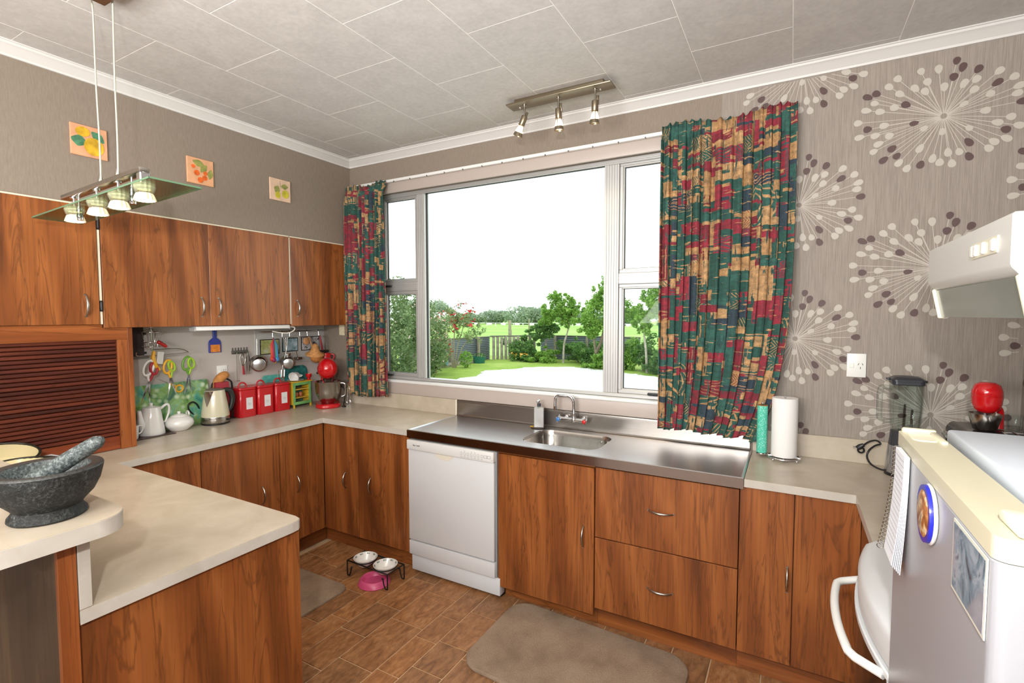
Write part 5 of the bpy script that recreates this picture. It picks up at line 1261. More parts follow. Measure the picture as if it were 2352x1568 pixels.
def scissors(label, c, m1, m2, ang, op=.16, s=1.0):
    t = thing('scissors', label, 'scissors', c, 'scissors hanging in the recess', 0, True)
    for sg_, m_, rx in ((-1, m1, 1.25), (1, m2, .95)):
        pts = []
        for k in range(18):
            a_ = 2 * PI * k / 18; pts.append(Vector((sg_ * .001, sg_ * .021 * s + .0145 * s * rx * math.cos(a_), .050 * s + .027 * s * rx * math.sin(a_))))
        RR = Matrix.Rotation(ang + sg_ * op, 4, 'X')
        b = B().tube([RR @ p for p in pts], .0056 * s, 8, True)
        b.tube([RR @ Vector((0, sg_ * .016 * s, .026 * s)), RR @ Vector((0, sg_ * .006 * s, .006)), RR @ Vector((0, 0, -.004))], [.005 * s, .0055 * s, .004 * s], 8)
        b.out('handle', m_, t, 60)
        q = [(0, sg_ * .006, .0), (0, -sg_ * .004, .0), (0, -sg_ * .009, -.05 * s), (0, -sg_ * .004, -.105 * s), (0, 0, -.06 * s)]
        bl_ = B(); pp = [RR @ Vector(v_) for v_ in q]; off = Vector((.0012 * sg_, 0, 0)); d_ = Vector((.0012, 0, 0))
        n_ = len(pp); bl_.mesh([p + off for p in pp] + [p + off + d_ for p in pp], [list(range(n_)), list(range(2 * n_ - 1, n_ - 1, -1))] + [[i, (i + 1) % n_, n_ + (i + 1) % n_, n_ + i] for i in range(n_)])
        bl_.out('blade', CHROME, t, 0)
    B().cyl((-.004, 0, 0), (.004, 0, 0), .004).out('pivot_screw', NICKEL, t, 50)
    return t
MW, MR_, MY, MG, MG2 = CERAM, M('scissor_red', (160, 20, 36), .35), M('yellow_plastic', (214, 160, 34), .4), M('scissor_lime', (140, 178, 36), .4), M('scissor_green', (92, 140, 44), .4)
scissors('kitchen scissors with one white and one red handle, leftmost of the hanging scissors', (-.20, -1.385, 1.228), MW, MR_, -.18, .20, 1.36)
scissors('scissors with a yellow and a lime handle, hanging second from the left', (-.20, -1.268, 1.236), MY, MG, .05, .24, 1.22)
scissors('scissors with two green handles, hanging right of the other scissors', (-.20, -1.163, 1.245), MG2, MG, -.06, .20, 1.25)
pk = thing('paring_scissors', 'yellow-handled scissors tilted flat below the others in front of the green board', 'scissors', (-.235, -1.22, 1.17), 'scissors hanging in the recess')
B().tube([(-.235, -1.252 + .0, 1.190), (-.235, -1.235, 1.178), (-.235, -1.222, 1.170)], [.006, .007, .006], 8).ring((-.235, -1.203, 1.155), .021, .0055, 20, 8, Matrix.Rotation(PI / 2, 4, 'Y')).out('handle', MY, pk, 60)
B().mesh([(-.235, -1.252, 1.193), (-.235, -1.250, 1.184), (-.235, -1.335, 1.235), (-.2365, -1.252, 1.193), (-.2365, -1.250, 1.184), (-.2365, -1.335, 1.235)], [(0, 1, 2), (5, 4, 3), (0, 3, 4, 1), (1, 4, 5, 2), (2, 5, 3, 0)]).out('blade', CHROME, pk, 0)
# dustpan-shaped blue scoop
dp = thing('bench_scoop', 'blue plastic bench scoop with an orange panel hanging on the recess wall', 'scoop', (WX, -.92, 1.36))
pl = [(-.962, 1.358), (-.878, 1.358), (-.878, 1.425), (-.884, 1.440), (-.898, 1.452), (-.908, 1.458), (-.908, 1.505), (-.903, 1.516), (-.908, 1.527), (-.920, 1.532), (-.932, 1.527), (-.937, 1.516), (-.932, 1.505), (-.932, 1.458), (-.942, 1.452), (-.956, 1.440), (-.962, 1.425)]
B().prism(pl, 'x', WX + .002, WX + .012, .002).out('scoop', M('blue_plastic', (36, 50, 150), .4), dp, 30)
B().box(WX + .012, -.952, 1.362, WX + .0138, -.888, 1.412).out('orange_panel', M('orange_bristle', (226, 136, 46), .6, var=.15, vscale=120), dp, 0)
B().cyl((WX, -.920, 1.517), (WX + .018, -.920, 1.517), .004).out('hook', NICKEL, dp, 50)
outlet('power_point', 'white double power point on the recess wall above the kettle', (WX, -.875, 1.228), 'x', .072, .078)
# hook rail with small tools
hr = thing('hook_rail', 'small dark metal hook rail on the recess wall right of the blue scoop', 'hook rail', (WX, -.745, 1.34))
b = B().box(WX + .0005, -.803, 1.338, WX + .010, -.683, 1.362, .002, 1)
for k in range(6): 
    y_ = -.795 + k * .021; b.tube([(WX + .008, y_, 1.350), (WX + .022, y_, 1.340), (WX + .026, y_, 1.352)], .0022, 6).box(WX + .001, y_ - .004, 1.360, WX + .007, y_ + .004, 1.382, .001, 1)
b.out('rail', M('dull_pewter', (108, 104, 98), .45, .7), hr, 40)
def tool(name, label, y, L, hx=-.311):
    t = thing(name, label, 'utensil', (hx, y, 1.346 - L), 'small tools on the hook rail'); return t
t = tool('cocktail_stirrer', 'thin metal stirrer hanging at the left of the hook rail', -.780, .20); B().tube([(-.311, -.780, 1.347), (-.311, -.779, 1.152)], .0025, 6).box(-.316, -.790, 1.146, -.306, -.765, 1.152, .001, 1).out('rod', NICKEL, t, 50)
t = tool('whisk', 'small balloon whisk with red handle hanging on the hook rail', -.735, .16); b = B()
for k in range(4):
    a_ = k * PI / 4; b.tube([(-.311 + .016 * math.cos(a_) * s_, -.735 + .018 * math.sin(a_) * s_, z_) for s_, z_ in ((.2, 1.345), (.9, 1.325), (1, 1.30), (.6, 1.265), (.1, 1.25))] , .0014, 5).tube([(-.311 - .016 * math.cos(a_) * s_, -.735 - .018 * math.sin(a_) * s_, z_) for s_, z_ in ((.2, 1.345), (.9, 1.325), (1, 1.30), (.6, 1.265), (.1, 1.25))] , .0014, 5)
b.out('wires', NICKEL, t, 60); B().tube([(-.311, -.735, 1.252), (-.311, -.730, 1.19)], [.005, .008], 8).out('handle', MR_, t, 60)
t = tool('tongs', 'small steel tongs hanging on the hook rail next to the whisk', -.698, .17); B().tube([(-.309, -.704, 1.347), (-.309, -.710, 1.30), (-.309, -.706, 1.19)], .004, 6).tube([(-.309, -.692, 1.347), (-.309, -.688, 1.30), (-.309, -.690, 1.19)], .004, 6).out('arms', NICKEL, t, 60)
# white board, its rail and hooks
wb = thing('utensil_board', 'pale grey board with a chrome rail of hooks in the left corner recess', 'board', (WX, -.32, 1.24))
B().box(WX + .0005, -.628, 1.236, WX + .006, -.012, 1.508, .002, 1).out('board', M('board_pale_grey', (178, 178, 174), .4), wb, 30)
rl = B().cyl((WX + .05, -.61, 1.488), (WX + .05, -.03, 1.488), .004)
for y_ in (-.60, -.32, -.04): rl.cyl((WX + .006, y_, 1.488), (WX + .05, y_, 1.488), .004)
rl.out('rail', CHROME, wb, 50)
HX = WX + .062
def s_hook(y): 
    b = B().tube([(WX + .044, y, 1.486), (WX + .05, y, 1.4945), (HX - .004, y, 1.488), (HX - .002, y, 1.470), (HX, y, 1.444), (HX + .006, y, 1.438), (HX + .012, y, 1.446)], .0022, 6)
    return b.out('s_hook', CHROME, wb, 60)
for y_ in (-.520, -.440, -.375, -.285, -.215, -.105): s_hook(y_)
def photo(label, y0, y1, z0, z1, stops):
    t = thing('framed_photo', label, 'picture', (WX + .006, y0, z0), 'photos on the utensil board')
    B().box(WX + .0062, y0, z0, WX + .011, y1, z1, .001, 1).out('frame', BLACKG, t, 0)
    a = N('photo_print'); a.set(.3); f = a.noise(a.coord('Object'), 26, 4, .6, .6); a.base(a.ramp(f, stops))
    B().box(WX + .011, y0 + .006, z0 + .006, WX + .0116, y1 - .006, z1 - .006).out('print', a.m, t, 0)
photo('photo of a green paddock in a thin black frame, left on the utensil board', -.590, -.430, 1.318, 1.432, [(.3, (104, 70, 44)), (.4, (150, 156, 92)), (.55, (178, 184, 124)), (.7, (196, 206, 196))])
photo('photo of bluish riders in a thin black frame, middle of the utensil board', -.405, -.265, 1.328, 1.436, [(.3, (84, 70, 60)), (.4, (112, 150, 156)), (.55, (160, 184, 196)), (.7, (186, 202, 212))])
photo('small black and white photo frame, right on the utensil board', -.235, -.060, 1.328, 1.440, [(.3, (34, 34, 36)), (.42, (140, 132, 134)), (.55, (206, 206, 208)), (.66, (60, 52, 56))])
# hanging tools on the s-hooks
def hung(name, label, cat, y): return thing(name, label, cat, (HX + .006, y, 1.2), 'utensils on the s-hooks')
sp_ = hung('measuring_spoons', 'bunch of rainbow-coloured measuring spoons hanging on the rail', 'measuring spoons', -.52)
for k, cc in enumerate(((214, 70, 40), (190, 30, 40), (120, 30, 90), (230, 190, 60), (50, 160, 150), (60, 130, 190))):
    y_ = -.540 + k * .0085; x_ = HX + .008 + .004 * (k % 3); z_ = 1.285 - .006 * (k % 4)
    B().tube([(HX + .008, -.520, 1.438), (x_, y_ - .004, 1.39), (x_, y_, z_ + .02)], [.003, .006, .006], 8).ball((x_, y_, z_ + .004), .014, 12, .5, 1, 1.3).out('spoon', M('spoon_%d' % k, cc, .35), sp_, 60)
ld_ = hung('ladle', 'steel ladle hanging on the rail between two photos', 'ladle', -.425)
B().tube([(HX + .006, -.440, 1.445), (HX + .008, -.430, 1.42), (HX + .010, -.420, 1.33)], [.004, .007, .005], 8).out('handle', CHROME, ld_, 60)
B().lathe([(0, -.022), (.014, -.019), (.024, -.008), (.027, .004), (.0255, .004), (.022, -.007), (0, -.019)], (HX + .022, -.418, 1.318), 20).out('bowl', CHROME, ld_, 50)
ms = hung('potato_masher', 'steel potato masher hanging below the rail in front of the teal board', 'masher', -.46)
B().tube([(HX + .030, -.420, 1.446), (HX + .034, -.432, 1.36), (HX + .038, -.470, 1.24), (HX + .040, -.490, 1.15)], .004, 8).out('handle', CHROME, ms, 60)
b = B()
for d_ in (-.026, .0, .026): b.tube([(HX + .040, -.484 + d_, 1.20), (HX + .042, -.490 + d_, 1.145)], .0032, 6)
b.tube([(HX + .042, -.518, 1.147), (HX + .042, -.462, 1.147)], .0032, 6).out('tines', CHROME, ms, 60)
for nm_, lb_, y_, z_, r_ in (('saucepan', 'larger steel saucepan hung bottom-out left of the potato masher', -.648, 1.266, .060), ('saucepan', 'smaller steel saucepan hung bottom-out right of the potato masher', -.410, 1.256, .052)):
    t = thing(nm_, lb_, 'saucepan', (-.25, y_, z_ - r_), 'steel pans hanging in the recess')
    RT = Matrix.Translation((-.262, y_, z_)) @ Matrix.Rotation(-.55, 4, 'Z') @ Matrix.Rotation(PI / 2 + .12, 4, 'Y')
    B().lathe([(r_, 0), (r_ * 1.02, .002), (r_ * .96, .03), (r_ * .84, .058), (r_ * .72, .066), (r_ * .66, .067), (0, .066), (0, .063), (r_ * .66, .063), (r_ * .82, .055), (r_ * .93, .03), (r_ * .97, 0)], (0, 0, 0), 32).xf(RT).out('pan', STEEL_B, t, 50)
    B().lathe([(0, .0675), (r_ * .62, .0675), (r_ * .64, .0665)], (0, 0, 0), 28).xf(RT).out('base_disc', STEEL, t, 50)
    zt_ = 1.44
    B().tube([(-.276, y_, z_ + r_ * .95), (-.282, y_ + .004, (z_ + zt_) / 2 + .02), (-.283, y_ + .006, zt_)], [.005, .006, .004], 8).out('handle', NICKEL, t, 60)
ws = hung('wooden_spoon', 'round wooden spoon hanging head-up at the right of the rail', 'spoon', -.215)
M_BEECH = M('beech_wood', (190, 138, 92), .6, var=.1, vscale=20)
B().tube([(HX + .012, -.212, 1.442), (HX + .012, -.190, 1.38), (HX + .014, -.165, 1.30)], [.005, .006, .006], 8).ball((HX + .014, -.238, 1.408), .030, 16, .35, 1, 1).out('spoon', M_BEECH, ws, 60)
st_ = thing('straw_hat', 'small straw hat ornament hanging above the egg cupboard', 'ornament', (HX + .03, -.165, 1.26))
RT = Matrix.Translation((HX + .035, -.175, 1.312)) @ Matrix.Rotation(.15, 4, 'X') @ Matrix.Rotation(.25, 4, 'Y')
M_STRAW = M('straw', (188, 134, 78), .8, var=.15, vscale=60, bump=.3, bscale=200)
B().lathe([(0, .078), (.012, .074), (.026, .050), (.036, .012), (.072, -.012), (.073, -.016), (.036, -.002), (0, .0)], (0, 0, 0), 26).xf(RT).out('brim_and_crown', M_STRAW, st_, 50)
B().ball((HX + .035, -.158, 1.272), .055, 18, .8, 1, .8).out('ball', M('dried_orange', (176, 112, 54), .8, var=.22, vscale=50, bump=.4, bscale=120), st_, 60)
sv = thing('pastry_brush', 'red-handled slicer with a black bar hanging next to the red jug', 'slicer', (HX, -.08, 1.3))
B().tube([(HX + .012, -.105, 1.445), (HX + .016, -.096, 1.38), (HX + .018, -.088, 1.325)], [.005, .0075, .006], 8).out('handle', MR_, sv, 60)
B().box(HX + .006, -.150, 1.308, HX + .026, -.030, 1.326, .004, 2).out('bar', BLACK, sv, 35)
B().tube([(HX + .016, -.04, 1.326), (HX + .014, -.045, 1.42), (HX + .012, -.075, 1.444), (HX + .010, -.100, 1.444)], .003, 6).out('wire', CHROME, sv, 60)
jg_ = thing('red_jug', 'dark red enamel jug hanging behind the stand mixer', 'jug', (-.235, -.075, 1.20))
B().lathe([(0, 1.205), (.032, 1.206), (.040, 1.215), (.042, 1.255), (.040, 1.300), (.0385, 1.300), (.0405, 1.255), (.038, 1.217), (0, 1.209)], (-.235, -.072, 0), 24).out('body', RED, jg_, 50)
B().tube([(-.21, -.044, 1.290), (-.195, -.030, 1.290), (-.188, -.024, 1.268), (-.200, -.034, 1.245)], .0055, 8).out('handle', RED, jg_, 60)
B().cyl((WX + .006, -.072, 1.285), (-.270, -.072, 1.285), .004).out('wall_peg', NICKEL, jg_, 50)
cup_ = B().box(WX + .006, -.305, 1.262, WX + .055, -.262, 1.282, .003, 1).tube([(WX + .03, -.285, 1.272), (WX + .034, -.300, 1.33)], .0028, 6)
cup_.solo('can_opener', NICKEL, 'small steel can opener fixed under the middle photo', 'can opener', (WX + .03, -.285, 1.262), None, 40)

# ------------------------------------------------------------------ peninsula and bar things
mo = thing('mortar', 'rough dark granite mortar standing on the raised bar top', 'mortar', (1.553, -2.415, 1.1305))
a = N('granite'); a.set(.55, 0, .4); v = a.coord('Object'); f = a.noise(v, 150, 4, .7); g = a.noise(v, 40, 3)
a.base(a.ramp(a.math('ADD', a.math('MULTIPLY', f, .7), a.math('MULTIPLY', g, .3)), [(.38, (10, 12, 12)), (.52, (28, 30, 30)), (.62, (60, 63, 62)), (.7, (116, 118, 116))])); a.bump(f, .9, .004)
M_GRAN = a.m
a = N('granite_worn'); a.set(.5, 0, .4); v = a.coord('Object'); f = a.noise(v, 170, 4, .7)
a.base(a.ramp(f, [(.36, (40, 45, 45)), (.5, (68, 75, 75)), (.66, (118, 124, 122))])); a.bump(f, .35, .002)
M_GRAN2 = a.m
a = N('granite_rim'); a.set(.45, 0, .4); v = a.coord('Object'); f = a.noise(v, 200, 4, .7)
a.base(a.ramp(f, [(.36, (34, 34, 33)), (.6, (62, 62, 60))])); M_GRAN3 = a.m
c = (1.553, -2.415, 0)
B().lathe([(0, 1.1308), (.070, 1.1308), (.074, 1.135), (.073, 1.142), (.066, 1.151), (.064, 1.157), (.070, 1.165), (.088, 1.185), (.1, 1.21), (.106, 1.235), (.108, 1.246)], c, 44).out('body', M_GRAN, mo, 50)
B().lathe([(.108, 1.246), (.1065, 1.250), (.102, 1.2515), (.084, 1.249), (.083, 1.246)], c, 44).out('rim', M_GRAN3, mo, 60)
B().lathe([(.0835, 1.2475), (.079, 1.235), (.066, 1.205), (.045, 1.183), (.02, 1.174), (0, 1.172)], c, 44).out('hollow', M_GRAN2, mo, 60)
p0, p1 = Vector((1.525, -2.452, 1.205)), Vector((1.668, -2.345, 1.318))
d_ = (p1 - p0)
B().tube([p0, p0 + d_ * .03, p0 + d_ * .12, p0 + d_ * .4, p0 + d_ * .75, p0 + d_ * .93, p1], [.008, .017, .0215, .0205, .0185, .016, .006], 16).solo('pestle', M_GRAN2, 'speckled grey stone pestle resting in the granite mortar', 'pestle', tuple(p0), None, 60)
M_ENC = M('cream_enamel', (226, 214, 172), .22, 0, .5, coat=.4); M_ENR = M('black_enamel_rim', (34, 34, 26), .3)
def enamel(label, c, rx, ry, z0, z1, rot=0, tilt=0):
    t = thing('enamel_dish', label, 'dish', (c[0], c[1], z0), 'cream enamel dishes stacked behind the bar')
    M4 = Matrix.Translation((c[0], c[1], z0)) @ Matrix.Rotation(rot, 4, 'Z') @ Matrix.Rotation(tilt, 4, 'Y'); h = z1 - z0; k = ry / rx
    B().lathe([(0, .001), (rx * .82, .001), (rx * .90, .008), (rx * .98, h - .004), (rx, h), (rx * .975, h), (rx * .88, .012), (0, .008)], (0, 0, 0), 40, None, 1, k).xf(M4).out('dish', M_ENC, t, 50)
    r = B(); r.ring((0, 0, h), rx, .0055, 44, 8, None, 1, k).xf(M4).out('rim', M_ENR, t, 60)
    return t, M4
t1, M1 = enamel('oval cream enamel dish with black rim on the peninsula, near the mortar', (.432, -2.115), .205, .126, .9005, 1.0)
B().box(.225, -.035, .092, .275, .035, .102, .004, 2).xf(M1 @ Matrix.Rotation(1.25, 4, 'Z') @ Matrix.Translation((-.10, 0, 0))).out('lug_handle', M_ENR, t1, 40)
t2, M2 = enamel('second cream enamel dish with black rim, behind the first at the left edge', (.100, -2.130), .112, .14, .935, 1.01, 0, .30)
lt = thing('letter_stack', 'white papers and small packets piled by the roller shutter, left edge', 'papers', (-.06, -2.0, .9))
lt.location = (.10, -1.93, .9)
ORG[lt.name] = Vector(lt.location)
for k in range(4): B().box(.004 + .006 * k, -1.975 + .004 * k, .9012 + .012 * k, .14 - .005 * k, -1.905, .9122 + .012 * k, .001, 1, Matrix.Rotation(.06 * k, 4, 'Z')).out('paper', M_PAGE, lt, 0)

# ------------------------------------------------------------------ floor things
M_PLUSH = N('taupe_plush_mat'); a = M_PLUSH; a.set(.95, 0, .1); v = a.coord('Object'); f = a.noise(v, 5, 4, .6); g = a.noise(v, 320, 2)
c = a.ramp(f, [(.3, (136, 118, 100)), (.5, (162, 142, 122)), (.7, (174, 154, 134))]); a.base(a.mix(a.ramp(g, [(.35, (.4, .4, .4)), (.6, (0., 0., 0.))]), c, (112, 96, 80))); a.bump(g, .8, .006)
def mat_(name, label, poly):
    b = B(); n_ = len(poly); cx = sum(p[0] for p in poly) / n_; cy = sum(p[1] for p in poly) / n_
    rings = []
    for s_, z_ in ((1.0, .0008), (1.003, .006), (.995, .0125), (.975, .0150), (.9, .0155)):
        rings.append([(cx + (x - cx) * s_, cy + (y - cy) * s_, z_) for x, y in poly])
    for A, C in zip(rings, rings[1:]):
        for k in range(n_): b.face([A[k], A[(k + 1) % n_], C[(k + 1) % n_], C[k]])
    b.face(rings[-1]); b.face(rings[0][::-1])
    return b.solo(name, M_PLUSH.m, label, 'mat', (cx, cy, .0008), None, 50)
mat_('floor_mat', 'taupe plush kitchen mat on the floor in front of the sink drawers', [(2.25 + (x - 2.25), y - .05 * (x - 2.25)) for x, y in rect_pts(1.79, -1.10, 2.74, -.515, .11, 8)])
mat_('floor_mat', 'taupe plush mat partly hidden behind the peninsula end', rect_pts(.36, -1.42, .862, -.860, .06, 6))
fs_ = thing('pet_feeder_stand', 'black wrought iron stand for two raised pet bowls by the dishwasher', 'stand', (.90, -.70, 0))
fx0, fx1, fy0, fy1, fz = .735, 1.075, -.765, -.625, .095
pA = [(fx0, fy0, fz), (fx1, fy0, fz), (fx1, fy1, fz), (fx0, fy1, fz)]
FM = Matrix.Translation((.905, -.70, 0)) @ Matrix.Rotation(-.03, 4, 'Z') @ Matrix.Translation((-.905, .70, 0))
b = B().tube(pA, .0042, 8, True); bc = ((.820, -.695), (.990, -.695))
for cx, cy in bc: b.ring((cx, cy, fz), .068, .0036, 26, 6)
b.tube([(.905, fy0, fz), (.905, fy1, fz)], .0036, 6).xf(FM).out('frame', IRON, fs_, 60)
for x, y, s_ in ((fx0, fy0, 1), (fx1, fy0, -1), (fx1, fy1, -1), (fx0, fy1, 1)):
    B().tube([(x, y, fz), (x, y, .012), (x + s_ * .006, y, .0045), (x + s_ * .018, y, .006), (x + s_ * .030, y, .03), (x + s_ * .036, y, .06), (x + s_ * .044, y, .056)], .0038, 8).xf(FM).out('leg', IRON, fs_, 60)
for k, (cx, cy) in enumerate(bc):
    t = thing('pet_bowl', 'white patterned pet bowl in the iron stand, ' + ('nearer the cupboards' if k == 0 else 'nearer the dishwasher'), 'pet bowl', (cx, cy, .05), 'raised pet bowls')
    B().lathe([(0, .058), (.042, .058), (.048, .064), (.064, .094), (.0725, .104), (.073, .108), (.069, .108), (.060, .094), (.045, .068), (0, .064)], (cx, cy, 0), 34).xf(FM).out('bowl', CERAM, t, 50)
    b = B()
    for q in range(9):
        a_ = 2 * PI * q / 9 + k; R0, R1 = .0575, .064
        for da in (-.09, .03, .12):
            pts = [((R0 + .002 + .007 * u) * math.cos(a_ + da + .05 * w), (R0 + .002 + .007 * u) * math.sin(a_ + da + .05 * w)) for u, w in ((0, 0), (.5, 1), (1, .3), (.6, -1))]
            b.face([(cx + px, cy + py, .0925 + (math.hypot(px, py) - .0595) * 1.62 + .0022) for px, py in pts])
    b.xf(FM).out('painted_sprigs', M('sprig_green', (88, 108, 96), .4), t, 0)
    B().lathe([(0, .0648), (.03, .0650), (.038, .0662)], (cx + .006, cy, 0), 20).xf(FM).out('crumbs', M('crumbs_grey', (150, 146, 124), .8, var=.25, vscale=120), t, 0)
pb = thing('pet_bowl', 'pink plastic pet bowl on the floor under the iron stand', 'pet bowl', (.955, -.775, 0))
B().lathe([(0, .0008), (.094, .0008), (.096, .004), (.085, .030), (.076, .036), (.070, .033), (.058, .012), (0, .010)], (.945, -.745, 0), 36).out('bowl', M('pink_plastic', (206, 82, 128), .35), pb, 50)
# ------------------------------------------------------------------ garden and paddock outside
GZ = -.5
a = N('lawn_grass'); a.set(.9, 0, .15); v = a.coord('Object'); f = a.noise(v, .7, 4, .6); g = a.noise(v, 22, 3, .7)
c = a.ramp(f, [(.3, (124, 152, 62)), (.5, (152, 178, 82)), (.7, (174, 188, 106))]); a.base(a.mix(a.ramp(g, [(.35, (.5, .5, .5)), (.62, (0., 0., 0.))]), c, (88, 116, 40))); a.bump(g, .4, .03)
lawn = struct(B().box(-45, .4, GZ - .1, 40, 19.4, GZ).out('ground_lawn', a.m, None, 0), 'green back lawn')
a = N('paddock_grass'); a.set(.95, 0, .1); v = a.coord('Object'); f = a.noise(v, .12, 4, .6)
a.base(a.ramp(f, [(.3, (122, 160, 74)), (.5, (146, 182, 96)), (.7, (164, 196, 116))]))
struct(B().box(-140, 19.4, GZ - .1, 60, 160, GZ - .004).out('ground_paddock', a.m, None, 0), 'grass paddock beyond the fence')
a = N('white_gravel'); a.set(.9, 0, .2); vo = a.n('ShaderNodeTexVoronoi'); vo.inputs['Scale'].default_value = 26; a.l(a.coord('Object'), vo.inputs['Vector']); sc_ = a.n('ShaderNodeSeparateColor'); a.l(vo.outputs['Color'], sc_.inputs[0])
cc = a.ramp(sc_.outputs[0], [(0, (220, 220, 216)), (.2, (240, 240, 238)), (.5, (250, 250, 250)), (1, (252, 252, 252))]); a.base(a.mix(a.ramp(vo.outputs['Distance'], [(.35, (0., 0., 0.)), (.6, (.8, .8, .8))]), cc, (176, 176, 170))); a.bump(vo.outputs['Distance'], .6, .03)
rg = random.Random(5); edge = [(-6.2, 6.0), (-6.35, 9.0), (-6.4, 11.6), (-6.9, 13.0), (-6.0, 14.9), (-4.6, 15.8), (-3.1, 15.4), (-1.9, 14.7), (-.8, 14.05), (1.0, 13.2), (4, 12.4), (9, 11.5), (9, 1.2), (-5.5, 1.2)]
fine = []
for p, q in zip(edge, edge[1:] + edge[:1]):
    for k in range(8):
        t = k / 8; fine.append((p[0] + (q[0] - p[0]) * t + rg.uniform(-.13, .13), p[1] + (q[1] - p[1]) * t + rg.uniform(-.13, .13)))
struct(B().prism(fine, 'z', GZ - .02, GZ + .015).out('ground_gravel', a.m, None, 0), 'white gravel yard')

def leaf_mat(name, d, m, l):
    a = N(name); a.set(.6, 0, .25); v = a.coord('Object'); f = a.noise(v, 3.1, 3, .6); g = a.noise(v, 17, 2)
    a.base(a.ramp(a.math('ADD', a.math('MULTIPLY', f, .5), a.math('MULTIPLY', g, .5)), [(.34, d), (.5, m), (.66, l)]))
    tl = a.n('ShaderNodeBsdfTranslucent'); ms_ = a.n('ShaderNodeMixShader'); ms_.inputs[0].default_value = .35
    src = a.bsdf.inputs['Base Color'].links[0].from_socket; a.l(src, tl.inputs['Color']); a.l(a.bsdf.outputs[0], ms_.inputs[1]); a.l(tl.outputs[0], ms_.inputs[2]); a.l(ms_.outputs[0], a.out.inputs['Surface'])
    return a.m
LM_H = leaf_mat('hedge_leaf', (66, 90, 52), (112, 136, 86), (164, 180, 130))
LM_T = leaf_mat('tree_leaf', (84, 128, 50), (130, 172, 74), (178, 208, 112))
LM_D = leaf_mat('shrub_leaf', (58, 96, 50), (98, 138, 72), (144, 178, 104))
LM_R = leaf_mat('rose_leaf', (92, 114, 70), (136, 154, 102), (176, 186, 140))
LM_F = leaf_mat('hazed_tree_leaf', (126, 146, 128), (156, 174, 146), (186, 200, 168))  # distance haze put into these paler leaf colours
BARK = M('pale_bark', (168, 160, 146), .8, var=.15, vscale=8)
BARK2 = M('grey_brown_bark', (118, 106, 88), .85, var=.2, vscale=10)
def leaves(blobs, n, size, seed, mat, name, parent, shell=.55):
    r = random.Random(seed); V = []; F = []
    if n > 2000 and size < .2:               # break each mass into smaller twigs so that sky shows through
        nb = []
        for b in blobs:
            nb.append((b[0], b[1], b[2], b[3] * .62, b[4] * .62, b[5] * .62))
            for _ in range(12):
                d = Vector((r.gauss(0, 1), r.gauss(0, 1), r.gauss(0, 1))).normalized(); q = r.uniform(.55, 1.2); s_ = r.uniform(.16, .36)
                nb.append((b[0] + d.x * b[3] * q, b[1] + d.y * b[4] * q, b[2] + d.z * b[5] * q, b[3] * s_, b[4] * s_, b[5] * s_))
        blobs = nb; shell = min(shell, .25)
    wt_ = [b[3] * b[4] * b[5] for b in blobs]; tot = sum(w ** .67 for w in wt_)
    for b, w in zip(blobs, wt_):
        for _ in range(int(n * w ** .67 / tot)):
            d = Vector((r.gauss(0, 1), r.gauss(0, 1), r.gauss(0, 1))).normalized(); q = shell + (1 - shell) * r.random() ** .6
            q *= 1 + .18 * mnoise.noise(d * 2.3 + Vector((b[0], b[1], b[2])))
            p = Vector((b[0] + d.x * b[3] * q, b[1] + d.y * b[4] * q, b[2] + d.z * b[5] * q))
            u = Vector((r.gauss(0, 1), r.gauss(0, 1), r.gauss(0, .7))).normalized(); w_ = u.cross(Vector((r.gauss(0, 1), r.gauss(0, 1), r.gauss(0, 1)))).normalized()
            s = size * r.uniform(.6, 1.35); i = len(V)
            V += [p - u * s, p + w_ * s * .42, p + u * s, p - w_ * s * .42]; F.append((i, i + 1, i + 2, i + 3))
    off = ORG.get(parent.name, Vector()); me = bpy.data.meshes.new(name); me.from_pydata([v_ - off for v_ in V], [], F); me.materials.append(mat)
    o = bpy.data.objects.new(name, me); COL.objects.link(o); o.parent = parent
    return o
def tree(name, label, base, trunk_pts, trunk_r, blobs, n, size, seed, mat, bark=BARK, group=None, cat='tree'):
    t = thing(name, label, cat, base, group)
    b = B()
    for pts, r0 in zip(trunk_pts, trunk_r):
        b.tube(pts, [r0 * (1 - .55 * k / max(1, len(pts) - 1)) for k in range(len(pts))], 8)
    b.out('trunk', bark, t, 60)
    leaves(blobs, n, size, seed, mat, 'crown', t)
    return t
# tall climber-covered hedge at the left
hg = thing('hedge', 'tall flowering climber hedge filling the left window pane', 'hedge', (-5.9, 7.0, GZ))
bl_ = [(-7.75 + .52 * k * .62, 10.3 - k * 1.05, 1.0 + .12 * math.sin(k * 2.1), .95, .95, 1.48) for k in range(8)]
B().tube([(-7.9, 10.1, GZ), (-7.9, 10.1, 1.5)], .06).tube([(-6.2, 6.5, GZ), (-6.2, 6.5, 1.6)], .06).out('stem', BARK2, hg, 60)
leaves(bl_, 26000, .062, 2, LM_H, 'foliage', hg, .72)
leaves(bl_, 900, .034, 3, M('pale_pink_petal', (232, 206, 200), .6), 'blossom', hg, .97)['kind'] = 'stuff'
pr = tree('pink_rose', 'climbing pink rose bush spilling past the end of the hedge', (-8.2, 11.6, GZ), [[(-8.2, 11.6, GZ), (-8.2, 11.6, .6)]], [.04], [(-8.2, 11.4, .75, .62, .5, .8), (-7.9, 11.2, .1, .5, .4, .5)], 1500, .07, 8, LM_R, BARK2, None, 'rose')
leaves([(-8.15, 11.3, .8, .66, .5, .78), (-8.2, 11.2, .2, .5, .4, .5)], 190, .075, 9, M('pink_petal', (226, 178, 170), .6), 'blossom', pr, .9)['kind'] = 'stuff'
